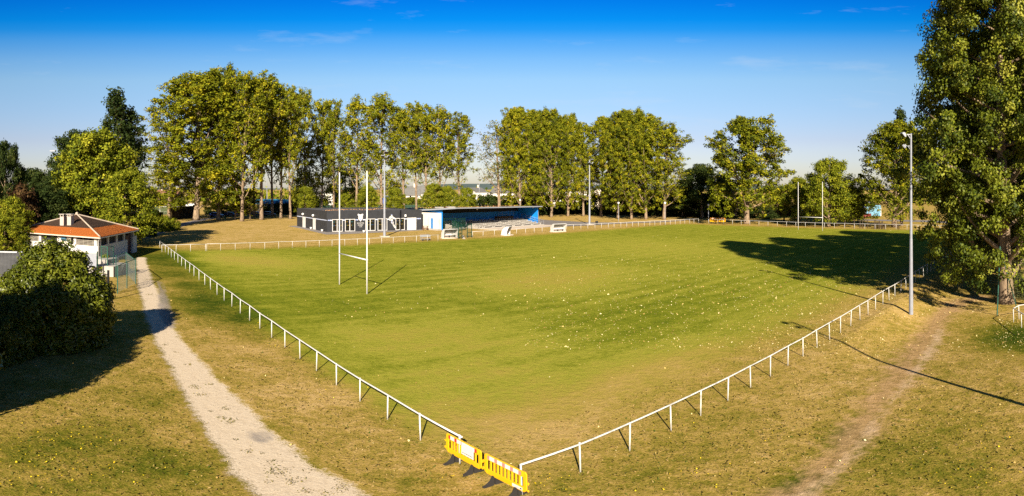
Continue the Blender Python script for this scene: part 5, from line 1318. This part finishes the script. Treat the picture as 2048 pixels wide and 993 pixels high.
# ------------------------------------------------------------------ tiled pavilion on the left
K0 = at(199.5, 476, 3.1); K0.z = 0
eR = (-3.9, 13.3); eF = (-15.0, 0.5)
K1 = K0 + Vector((eF[0], eF[1], 0)); K2 = K1 + Vector((eR[0], eR[1], 0)); K3 = K0 + Vector((eR[0], eR[1], 0))
pav = empty('tiled_pavilion', (K0 + K2) / 2, 'white rendered pavilion with a pyramid roof of brown tiles edged with orange tiles', 'pavilion')
apex = (K0 + K1 + K2 + K3) / 4; apex.z = ztop(431.5, Vector((apex.x, apex.y)).length)
fX, sX = Vector((eF[0], eF[1], 0)).normalized(), Vector((eR[0], eR[1], 0)).normalized()
W0 = K0 + fX * .55 + sX * .55; W1 = K1 - fX * .55 + sX * .55; W2 = K2 - fX * .55 - sX * .55; W3 = K3 + fX * .55 - sX * .55
ez = 3.08
m_ = MB(); zw = 2.0
m_.prism([W0, W1, W1 + sX * .3, W0 + sX * .3], 0, zw)                                  # front wall up to the strip of openings
m_.prism([W0 + sX * .302, W3 - sX * 2.6, W3 - sX * 2.6 + fX * .3, W0 + sX * .302 + fX * .3], 0, zw)       # right wall
m_.prism([W1 + sX * .302, W2, W2 - fX * .3, W1 + sX * .302 - fX * .3], 0, ez); m_.prism([W3, W2 - fX * .302, W2 - fX * .302 - sX * .3, W3 - sX * .3], 0, ez)
m_.build('wall', M_whitewall, pav)
def pier(p, w=.42, z0=zw + .002, z1=ez - .01, name='pier'):
    m_ = MB(); m_.box(p + UPZ * z0, w, w * .8, z1 - z0, math.atan2(fX.y, fX.x)); m_.build(name, M_whitewall, pav)
inF = sX * .16; inR = fX * .16
for x in (47, 80.5, 117.5, 139.5, 150.5, 191.5): pier(on_line(W0, W1, x) + inF)
m_ = MB(); m_.prism([on_line(W0, W1, 119.5) + sX * .04, on_line(W0, W1, 137.5) + sX * .04, on_line(W0, W1, 137.5) + sX * .26, on_line(W0, W1, 119.5) + sX * .26], zw + .002, ez - .01); m_.build('sign_panel', M_cream, pav)
q = on_line(W0, W1, 128.5) - sX * .0; m_ = MB()
for dx in (-.22, .22): m_.tube([q + fX * dx + UPZ * 2.62 + sX * .035, q + fX * dx + UPZ * 2.62 - sX * .01], .30, 16)
m_.build('round_sign', M_signblue, pav)
for x in (200.6, 216.5, 233.8, 248.5): pier(on_line(W0, W3, x) + inR, .36)
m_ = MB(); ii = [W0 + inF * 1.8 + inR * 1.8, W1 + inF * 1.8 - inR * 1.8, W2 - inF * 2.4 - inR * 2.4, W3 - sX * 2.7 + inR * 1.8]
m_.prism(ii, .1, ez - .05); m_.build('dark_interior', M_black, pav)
for (xa, xb) in ((49.5, 78), (153, 189)):
    m_ = MB()
    a_, b_ = on_line(W0, W1, xa) + sX * .1, on_line(W0, W1, xb) + sX * .1
    for z in (2.12, 2.28, 2.44, 2.60): m_.beam(a_ + UPZ * z, b_ + UPZ * z, .03, .07)
    for k in range(4): m_.beam(a_ + (b_ - a_) * (k + .5) / 4 + UPZ * zw, a_ + (b_ - a_) * (k + .5) / 4 + UPZ * 2.95, .04, .04)
    m_.build('louvre', MATS.get('old_louvre') or mat('old_louvre', (.26, .23, .19), .8), pav)
# right end: maroon doors set back between the wall and a pillar
a_, b_ = W3 - sX * 2.6, W3 - sX * .5
m_ = MB(); m_.prism([a_ + fX * .35, b_ + fX * .35, b_ + fX * .42, a_ + fX * .42], 0, 2.5); dr = m_.build('door', M_maroon, pav)
m_ = MB(); q = (a_ + b_) / 2 + fX * .345
m_.box(q + UPZ * 1.0, .06, .06, .2); m_.build('handle', M_galv, dr)
m_ = MB(); m_.prism([W3 - sX * .5, W3 + sX * 1.2, W3 + sX * 1.2 + fX * .4, W3 - sX * .5 + fX * .4], 0, 2.25); m_.build('end_wall', M_whitewall, pav)
m_ = MB(); q = on_line(W0, W1, 154.5); m_.plate(q - sX * .02, fX, UPZ, sX, [(-.45, 1.3), (.45, 1.3), (.45, 1.72), (-.45, 1.72)], .018); m_.build('wall_plaque', M_greypr, pav)
q = W0 - fX * .06 - sX * .06; m_ = MB(); m_.tube([q + UPZ * .05, q + UPZ * 2.7, q + UPZ * 2.85 - fX * .3 - sX * .2, q + UPZ * 2.95 - fX * .4 - sX * .3], .05, 6); m_.build('down_pipe', M_white, pav)
# roof in two tile colours, with real thickness at the eaves
def roof_faces(t0, t1):
    out = []
    ez_ = 3.1
    E4 = [Vector((k.x, k.y, ez_)) for k in (K0, K1, K2, K3)]
    for i in range(4):
        a_, b_ = E4[i], E4[(i + 1) % 4]
        out.append([a_ + (apex - a_) * t0, b_ + (apex - b_) * t0, b_ + (apex - b_) * t1, a_ + (apex - a_) * t1])
    return out
def roof_part(name, t0, t1, material, lift):
    me = bpy.data.meshes.new(name); bm = bmesh.new(); uv = bm.loops.layers.uv.new('UVMap'); off = root_loc(pav)
    for q in roof_faces(t0, t1):
        X = (q[1] - q[0]).normalized(); Y = ((q[2] + q[3]) / 2 - (q[0] + q[1]) / 2); Y = (Y - X * Y.dot(X)).normalized(); N = X.cross(Y)
        if N.z < 0: N = -N
        top = q if (q[2] - q[3]).length > 1e-3 else q[:3]
        vt = [bm.verts.new(p + N * lift - off) for p in top]; vb = [bm.verts.new(p + N * (lift - .12) - off) for p in top]
        f = bm.faces.new(vt)
        for lp, p in zip(f.loops, top): lp[uv].uv = ((p - q[0]).dot(X) * 3.2, (p - q[0]).dot(Y) * 2.8)
        bm.faces.new(vb[::-1])
        for i in range(len(vt)): bm.faces.new((vt[i], vb[i], vb[(i + 1) % len(vt)], vt[(i + 1) % len(vt)]))
    bmesh.ops.recalc_face_normals(bm, faces=bm.faces)
    bm.to_mesh(me); bm.free(); me.materials.append(material)
    o = bpy.data.objects.new(name, me); C.objects.link(o); o.parent = pav; return o
r1 = roof_part('lower_roof', 0.0, .36, M_tile_o, .10)
r2 = roof_part('upper_roof', .355, 1.0, M_tile_d, .115)
m_ = MB()
E4 = [Vector((k.x, k.y, 3.1)) for k in (K0, K1, K2, K3)]
for i in range(4): m_.tube([E4[i] + UPZ * .16, apex + UPZ * .2], .09, 6)
m_.sphere(apex + UPZ * .28, .2, 8, 6); m_.build('ridge_tile', mat('ridge_mortar', (.42, .33, .25), .9, var=.25, scale=3), r2)
m_ = MB()
for i in (0, 3): m_.beam(E4[i] - UPZ * .03 + (E4[i] - apex).normalized() * .06, E4[(i + 1) % 4] - UPZ * .03 + (E4[(i + 1) % 4] - apex).normalized() * .06, .12, .12)
m_.build('gutter', mat('pale_gutter', (.50, .44, .38), .6), r1)
m_ = MB(); m_.prism([k + (apex - k).normalized() * 0.2 for k in (Vector((K.x, K.y, 0)) for K in (K0, K1, K2, K3))], 3.0, 3.03) if False else None
for x, D in ((126.6, 78.2), (141.0, 77.6)):
    p = azi(x, D); tz_ = ztop(433.5, D); m_ = MB(); b0 = ztop(455, D)
    m_.box(p + UPZ * b0, .62, .62, tz_ - b0, .05); ch = m_.build('chimney', mat('chimney_render', (.40, .34, .29), .9), r2)
    m_ = MB()
    for sx, sy in ((-.24, -.24), (.24, -.24), (-.24, .24), (.24, .24)): m_.box(p + Vector((sx, sy, tz_ + .001)), .12, .12, .25)
    m_.box(p + UPZ * (tz_ + .252), .84, .84, .09, .05); m_.build('cap', M_conc, ch)
# terrace walls and ramp in front of the pavilion
e = empty('ramp_wall', at(205, 545), 'low white ramp wall and landing in front of the pavilion corner', 'wall')
c = azi(207, 62.5); m_ = MB(); m_.box(c, 4.2, 3.4, 1.05, .15); m_.build('landing', M_conc, e)
m_ = MB(); m_.box(azi(178, 64.5), 6.0, 2.2, 1.5, .1); m_.build('ramp', M_conc, e)
e = empty('garden_wall', azi(32, 74), 'old pale block wall at the left end of the pavilion', 'wall'); m_ = MB(); m_.box(azi(34, 73.5), 5.0, .3, 1.05, -.25); m_.build('wall', M_conc, e)
e = empty('metal_gate', azi(183.5, 60.0), 'grey metal gate at the top of the pavilion ramp', 'gate'); q = azi(183.5, 60.0, 1.05); m_ = MB(); m_.box(q, 1.0, .06, 1.35, .3); m_.build('leaf_panel', M_galv, e)
m_ = MB()
for s_ in (-.6, .6): m_.box(q + Vector((s_ * math.cos(.3), s_ * math.sin(.3), -1.05)), .1, .1, 2.6, .3)
m_.build('gate_post', M_gmetal, e)
mesh_fence('green mesh pen on the landing, with a small shrub inside', [azi(x, D, 1.05) for x, D in ((202.5, 61.5), (215, 60.6), (227, 61.6))], 1.9, .12, .007, .045, M_gmetal2, M_gmetal2)
m_ = mesh_fence('tall green chain-link fence beside the gravel path', [at(235, 588), at(254, 577), at(271.5, 568.5)], 2.35, .10, .005, .045, M_gmetal2, M_wire)
mesh_fence('green chain-link fence between the pavilion landing and the path fence', [at(232, 556), at(252, 548), at(271.5, 568.5)], 2.2, .10, .005, .04, M_gmetal2, M_wire)
e = empty('iron_gate', azi(212.5, 47.5), 'black iron gate half hidden behind the laurel bush', 'gate'); m_ = MB(); a_, b_ = azi(206.5, 47.0), azi(216.5, 47.4)
for i in range(6): m_.beam(a_ + (b_ - a_) * i / 5, a_ + (b_ - a_) * i / 5 + UPZ * 2.1, .03, .03)
for z in (.2, 1.1, 2.1): m_.beam(a_ + UPZ * z, b_ + UPZ * z, .04, .04)
m_.build('leaf_panel', M_black, e); m_ = MB(); m_.beam(b_, b_ + UPZ * 2.4, .14, .14); m_.build('gate_post', M_black, e)
# low grey-roofed store at the left edge
e = empty('grey_roofed_store', azi(10, 56), 'low store with a grey corrugated roof behind the laurel bush, at the left edge', 'store')
a_, b_ = azi(-60, 58, 0), azi(48, 57, 0); a2, b2 = azi(-60, 48, 0), azi(48, 48.5, 0)
m_ = MB(); m_.prism([a_, b_, b2, a2], 0, 1.75); m_.build('wall', M_whitewall, e)
m_ = MB(); q = [a2 + UPZ * 1.85, b2 + UPZ * 1.85, b_ + UPZ * 2.75, a_ + UPZ * 2.75]; m_.slab(q, .1)
for i in range(40):
    t = (i + .5) / 40; m_.beam(q[0].lerp(q[1], t) + UPZ * .012, q[3].lerp(q[2], t) + UPZ * .012, .09, .05)
rfo = m_.build('roof', M_greyroof, e)
m_ = MB(); m_.beam(q[3] + UPZ * .06, q[2] + UPZ * .06, .3, .1); m_.build('ridge_flashing', mat('pale_flashing', (.55, .56, .58), .5), rfo)

# ------------------------------------------------------------------ right side: ball net and lattice board
b0 = at(1994.2, 630.8); zt = 4.85
e = empty('ball_net', b0, 'green post with a brace holding a ball-stop net at the right edge', 'ball net')
m_ = MB(); tp = azi(2000, math.hypot(b0.x, b0.y), ztop(493.5, math.hypot(b0.x, b0.y))); m_.tube([b0, tp], .05, 8); m_.build('post', M_gmetal2, e)
m_ = MB(); m_.tube([tp - UPZ * .05, at(2033.5, 616.5)], .04, 8); m_.build('brace', M_gmetal2, e)
n0, n1 = at(2016, 609), at(2110, 598)
m_ = MB(); zz = ztop(501, math.hypot(n0.x, n0.y)) - n0.z
mesh_panel(m_, n0, n1, .2, zz, .15, .010); m_.build('net', mat('green_net', (.16, .17, .05), .9), e)
m_ = MB(); m_.tube([n0, n0 + UPZ * zz], .03, 6); m_.tube([n1, n1 + UPZ * zz], .03, 6); m_.tube([tp, n0 + UPZ * zz], .01, 4); m_.build('net_pole', M_gmetal, e)
c = at(1871.5, 542.5); e = empty('lattice_stand', c, 'dark lattice stand with a narrow pale board, beside the near rail in the tree shade', 'stand')
X = U; Y = V; m_ = MB()
for sx, sy in ((0, 0), (.9, 0), (0, .7), (.9, .7)): m_.tube([c + X * sx + Y * sy, c + X * sx * .6 + Y * sy * .6 + UPZ * 2.5], .03, 6)
for z in (.5, 1.2, 1.9):
    f = 1 - .4 * z / 2.5
    q = [c + X * .9 * f * sx + Y * .7 * f * sy + UPZ * z for sx, sy in ((0, 0), (1, 0), (1, 1), (0, 1))]
    for i in range(4): m_.tube([q[i], q[(i + 1) % 4]], .02, 5)
m_.build('frame', M_black, e)
m_ = MB(); m_.prism([c - Y * .06 - X * .02, c - Y * .06 + X * .55, c - Y * .02 + X * .55, c - Y * .02 - X * .02], 1.45, 2.55); m_.build('board', M_galv, e)
# stakes behind the far goal
rr = random.Random(5)
for i, (x, y, h) in enumerate([(1586, 449, 1.3), (1592, 449.5, 1.2), (1600, 449, 1.3), (1613, 449, 1.3), (1629.5, 450, 1.4), (1642, 450.5, 1.3), (1674, 454, 1.4), (1690, 455, 1.6), (1708.2, 456, 1.9), (1720, 457, 1.8), (1725, 457, 1.8), (1735.4, 457, 1.9),
                               (1749, 458, 1.9), (1752, 458.5, 2.0), (1754.5, 458, 1.6), (1757.5, 458.5, 1.7), (1759.8, 458.5, 1.8), (1763, 458.5, 1.6), (1765.5, 458.5, 1.7), (1768.5, 459, 1.2), (1795.5, 458, 1.7), (1798, 459.5, 1.3)]):
    p = at(x, y); o = None
    m_ = MB(); m_.tube([p, p + Vector((rr.uniform(-.06, .06), 0, h))], [.10, .085], 7)
    o = bpy.data.objects; q = m_.build('wooden_stake', M_stake)
    tag(q, 'dark wooden stake standing in the dry grass behind the far rail', 'stake', 'dark wooden stakes behind the far rail')

# ------------------------------------------------------------------ far buildings
def house(c, w, d, h, ang, rh, wallm, roofm, label, nwin=3, rows=1, cat='house', name='house'):
    e = empty(name, c, label, cat, None, ang)
    m_ = MB(); m_.box((0, 0, 0), w, d, h); 
    m_.add([(-w / 2, -d / 2, h + .001), (-w / 2, d / 2, h + .001), (-w / 2, 0, h + rh - .1), (w / 2, -d / 2, h + .001), (w / 2, d / 2, h + .001), (w / 2, 0, h + rh - .1)], [(0, 1, 2), (3, 5, 4), (0, 3, 4, 1), (0, 2, 5, 3), (1, 4, 5, 2)]) if rh > .3 else None
    m_.build('wall', wallm, e, local=True)
    m_ = MB(); o_ = .4
    if rh > .3:
        m_.slab([(-w / 2 - o_, -d / 2 - o_, h + .05 - rh * .1), (w / 2 + o_, -d / 2 - o_, h + .05 - rh * .1), (w / 2 + o_, 0, h + rh), (-w / 2 - o_, 0, h + rh)], .15)
        m_.slab([(-w / 2 - o_, 0.01, h + rh), (w / 2 + o_, 0.01, h + rh), (w / 2 + o_, d / 2 + o_, h + .05 - rh * .1), (-w / 2 - o_, d / 2 + o_, h + .05 - rh * .1)], .15)
    else:
        m_.box((0, 0, h + .002), w + .4, d + .4, .25)
    r_ = m_.build('roof', roofm, e, local=True)
    if rh > .3: m_ = MB(); m_.box((w * .28, .3, h + rh * .6), .7, .7, rh * .9); m_.build('chimney', M_cream, r_, local=True)
    for j in range(rows):
        for i in range(nwin):
            x = -w / 2 + w * (i + .5) / nwin; z = 1.0 + 2.7 * j
            m_ = MB(); m_.box((x, -d / 2 - .02, z), 1.3, .06, 1.4); wd = m_.build('window', M_white, e, local=True)
            m_ = MB(); m_.box((x, -d / 2 - .055, z + .12), 1.05, .04, 1.16); m_.build('pane', M_glass, wd, local=True)
house(azi(308, 330), 17, 10, 3.2, R(8), 4.6, M_cream, M_redroof, 'house with a broad red tiled roof beyond the dry training field', 4)
house(azi(345, 345), 10, 8, 3.0, R(-10), 4.0, M_whitewall, M_redroof, 'smaller red-roofed house right of the broad red-roofed house', 2)
house(azi(640, 320), 16, 9, 6.6, R(10), 3.0, M_whitewall, M_greyroof, 'white two-storey house showing between poplars behind the clubhouse', 4, 2)
house(azi(818, 345), 11, 9, 5.2, R(20), 4.2, M_cream, M_greyroof, 'cream gabled house beyond the artificial pitch, left of the stand', 3, 2)
house(azi(840, 350), 12, 9, 6.0, R(-15), 4.2, M_whitewall, M_greyroof, 'white gabled house beyond the artificial pitch, behind the white annex', 3, 2)
house(azi(862, 338), 26, 8, 3.6, R(6), .1, M_cream, M_conc, 'long low cream building at the far edge of the artificial pitch', 6, cat='building', name='low_building')
house(azi(790, 342), 16, 1.0, 4.6, R(4), .1, M_logo_blue, M_galv, 'blue wall panel at the far edge of the artificial pitch', 1, cat='wall', name='blue_panel_wall')
house(azi(951, 335), 11, 10, 6.2, R(60), 3.0, M_whitewall, M_greyroof, 'white house with a dull roof slope left of the thin pale poplar', 2, 2)
house(azi(975, 330), 20, 9, 6.2, R(5), .1, M_whitewall, M_conc, 'wide white house behind the thin pale poplar', 4, 2)
house(azi(1012, 322), 14, 9, 6.6, R(-20), 2.4, M_whitewall, M_greyroof, 'white house just right of the thin pale poplar', 3, 2)
house(azi(1150, 262), 26, 10, 7.2, R(4), .1, M_whitewall, M_conc, 'white block seen between the poplars left of the far floodlight mast', 6, 2, cat='building', name='white_block')
house(azi(1205, 258), 12, 10, 8.0, R(-6), .1, M_cream, M_conc, 'pale block seen between the poplars right of the far floodlight mast', 3, 2, cat='building', name='pale_block')
# blue canopy shelter behind the left poplars
c = azi(545, 232); e = empty('blue_canopy', c, 'shelter with a blue canopy roof behind the left poplars', 'shelter', None, R(12))
m_ = MB(); m_.slab([(-7.5, -3, 3.0), (7.5, -3, 3.0), (6.5, 2.5, 4.6), (-6.5, 2.5, 4.6)], .12); m_.slab([(-6.5, 2.51, 4.6), (6.5, 2.51, 4.6), (7.5, 8, 3.0), (-7.5, 8, 3.0)], .12); m_.build('canopy', M_canopy, e, local=True)
for x in (-7, -2.4, 2.4, 7): m_ = MB(); m_.tube([(x, -2.7, 0), (x, -2.7, 3.05)], .09, 6); m_.build('post', M_galv, e, local=True)
m_ = MB(); m_.box((0, 5, 0), 14, .2, 2.7); m_.build('back_wall', M_black, e, local=True)
# small flat-roofed shed and its gate
c = azi(367, 198); e = empty('flat_roofed_shed', c, 'small shed with a pale flat roof behind the clipped brown hedge', 'shed', None, R(-18))
m_ = MB(); m_.box((0, 0, 0), 6.6, 4.4, 2.7); m_.build('wall', M_cream, e, local=True)
m_ = MB(); m_.box((0, 0, 2.702), 7.2, 5.0, .22); m_.build('roof', M_pave, e, local=True)
mesh_fence('low grey mesh gate between the two clipped hedges', [azi(322, 146), azi(338, 150)], 1.6, .14, .02, .05, M_galv, M_galv)
mesh_fence('dark tall mesh fence along the artificial pitch behind the clubhouse', [azi(x, 196) for x in range(640, 985, 23)], 4.0, .9, .05, .07, M_black, M_gmetal)
mesh_fence('dark post and rail fence along the dry training field', [azi(x, 200) for x in range(282, 352, 14)], 1.1, .55, .05, .06, M_black, M_black)
def far_goal(c, w, h, ang, label):
    e = empty('football_goal', c, label, 'football goal', None, ang)
    for s_ in (-1, 1): m_ = MB(); m_.tube([(s_ * w / 2, 0, 0), (s_ * w / 2, 0, h)], .09, 6); m_.build('post', M_white, e, local=True)
    m_ = MB(); m_.tube([(-w / 2, 0, h), (w / 2, 0, h)], .09, 6); m_.build('crossbar', M_white, e, local=True)
    m_ = MB(); m_.tube([(-w / 2, 0, h), (-w / 2, 1.0, h), (-w / 2, 2.0, .05)], .06, 5); m_.tube([(w / 2, 0, h), (w / 2, 1.0, h), (w / 2, 2.0, .05)], .06, 5); m_.tube([(-w / 2, 2.0, .05), (w / 2, 2.0, .05)], .06, 5); m_.build('net_frame', M_white, e, local=True)
far_goal(azi(689, 300), 4.4, 2.5, R(5), 'white football goal on the artificial pitch, behind the near rugby posts')
far_goal(azi(942, 215), 2.9, 2.2, R(-10), 'white football goal on the artificial pitch, left of the thin pale poplar')
far_goal(azi(899, 310), 3.2, 2.2, R(8), 'white football goal at the far side of the artificial pitch')
far_goal(azi(328, 225), 3.0, 2.0, R(30), 'small goal on the dry training field')
# pale blue hut and red board at right
c = azi(1733, 196); e = empty('pale_blue_hut', c, 'pale blue and white hut beyond the dry field at right', 'hut', None, R(-36))
m_ = MB(); m_.box((0, 0, 0), 9.5, 5, 2.6); m_.build('wall', M_white, e, local=True)
m_ = MB(); m_.box((2.4, -.35, .0), 4.4, 5.2, 3.4); m_.build('blue_panel', M_lblue, e, local=True)
m_ = MB(); m_.slab([(-5, -3, 2.75), (.15, -3, 2.75), (.15, 3, 3.2), (-5, 3, 3.2)], .12); m_.build('roof', M_galv, e, local=True)
m_ = MB()
for x in (-3.6, -1.6): m_.box((x, -2.53, .9), 1.1, .05, 1.1)
m_.build('window', M_glass, e, local=True)
c = azi(1731, 180); e = empty('red_board', c, 'dark red board fence in front of the pale blue hut', 'board', None, R(-36))
m_ = MB(); m_.box((0, 0, .15), 3.4, .1, 1.15); m_.build('panel', M_darkred, e, local=True)
for x in (-1.6, 1.6): m_ = MB(); m_.box((x, .1, 0), .12, .09, 1.45); m_.build('post', M_galv, e, local=True)
m_ = MB(); m_.box((.1, -.056, .55), .4, .01, .35); m_.build('label_plate', M_pink, e, local=True)
sheet('far_road', [at(1715, 441.2), at(1860, 444.8), at(1990, 452), at(1990, 449), at(1860, 441), at(1715, 438.8)], 0.004, M_asph)
c = azi(1604, 190); e = empty('play_tower', c, 'small blue and orange play tower under the trees behind the far goal', 'play tower', None, R(-30))
for sx, sy in ((-.8, -.8), (.8, -.8), (-.8, .8), (.8, .8)): m_ = MB(); m_.box((sx, sy, 0), .14, .14, 3.2); m_.build('post', mat('orange_post', (.5, .2, .03), .6) if 'orange_post' not in MATS else MATS['orange_post'], e, local=True)
m_ = MB(); m_.box((0, -.82, 1.3), 1.4, .06, .8); m_.box((0, 0, 1.2), 1.7, 1.7, .08); m_.build('panel', M_logo_blue, e, local=True)
m_ = MB(); m_.slab([(-1, -1, 3.2), (1, -1, 3.2), (1, 0, 3.9), (-1, 0, 3.9)], .08); m_.slab([(-1, .01, 3.9), (1, .01, 3.9), (1, 1, 3.2), (-1, 1, 3.2)], .08); m_.build('roof', M_redroof, e, local=True)
# parked cars in the shade behind the left poplars
def car(c, ang, label, paint):
    e = empty('parked_car', c, label, 'car', 'cars parked behind the left poplars', ang)
    m_ = MB(); prof = [(-2.1, .35), (2.1, .35), (2.15, .75), (1.1, .92), (.55, 1.42), (-1.2, 1.45), (-1.95, .98), (-2.15, .8)]
    m_.plate(Vector((0, -.85, 0)), Vector((1, 0, 0)), UPZ, Vector((0, 1, 0)), prof, 1.7); m_.build('body', paint, e, local=True, bevel=.06)
    m_ = MB()
    for y in (-.856, .85): m_.plate(Vector((0, y, 0)), Vector((1, 0, 0)), UPZ, Vector((0, 1, 0)), [(.9, .95), (.48, 1.36), (-1.1, 1.38), (-1.6, 1.0)], .006)
    m_.build('side_window', M_glass, e, local=True)
    for x in (-1.3, 1.3):
        for y in (-.8, .8): m_ = MB(); m_.tube([(x, y - .1, .32), (x, y + .1, .32)], .32, 14); m_.build('wheel', M_tyre, e, local=True)
car(azi(433, 186), R(8), 'blue car parked in the shade at far left behind the poplars', mat('blue_car_paint', (.02, .07, .3), .25))
car(azi(462, 189), R(4), 'dark car parked second from left behind the poplars', M_hedge)
car(azi(514, 192), R(-3), 'dark navy car parked right of the lawn poplar', M_hedge)
car(azi(538, 193), R(-3), 'grey car parked beside the blue canopy', mat('grey_car_paint', (.12, .13, .15), .3))
# inflatable-like white and blue stall behind the hedge
c = azi(382, 196); e = empty('market_stall', c, 'white and blue stall seen under the leftmost poplar', 'stall', None, R(10))
for x in (-1.5, 1.5): m_ = MB(); m_.tube([(x, 0, 0), (x, 0, 2.6)], .06, 6); m_.build('post', M_galv, e, local=True)
m_ = MB(); m_.slab([(-1.9, -1, 2.6), (1.9, -1, 2.6), (1.9, .8, 4.0), (-1.9, .8, 4.0)], .08); m_.build('canopy', M_white, e, local=True)
m_ = MB(); m_.box((0, -.2, .3), 3.0, .6, .9); m_.build('counter', M_lblue, e, local=True)
m_ = MB(); m_.box((1.5, .6, .3), .8, .3, 3.6); m_.build('side_banner', M_canopy, e, local=True)
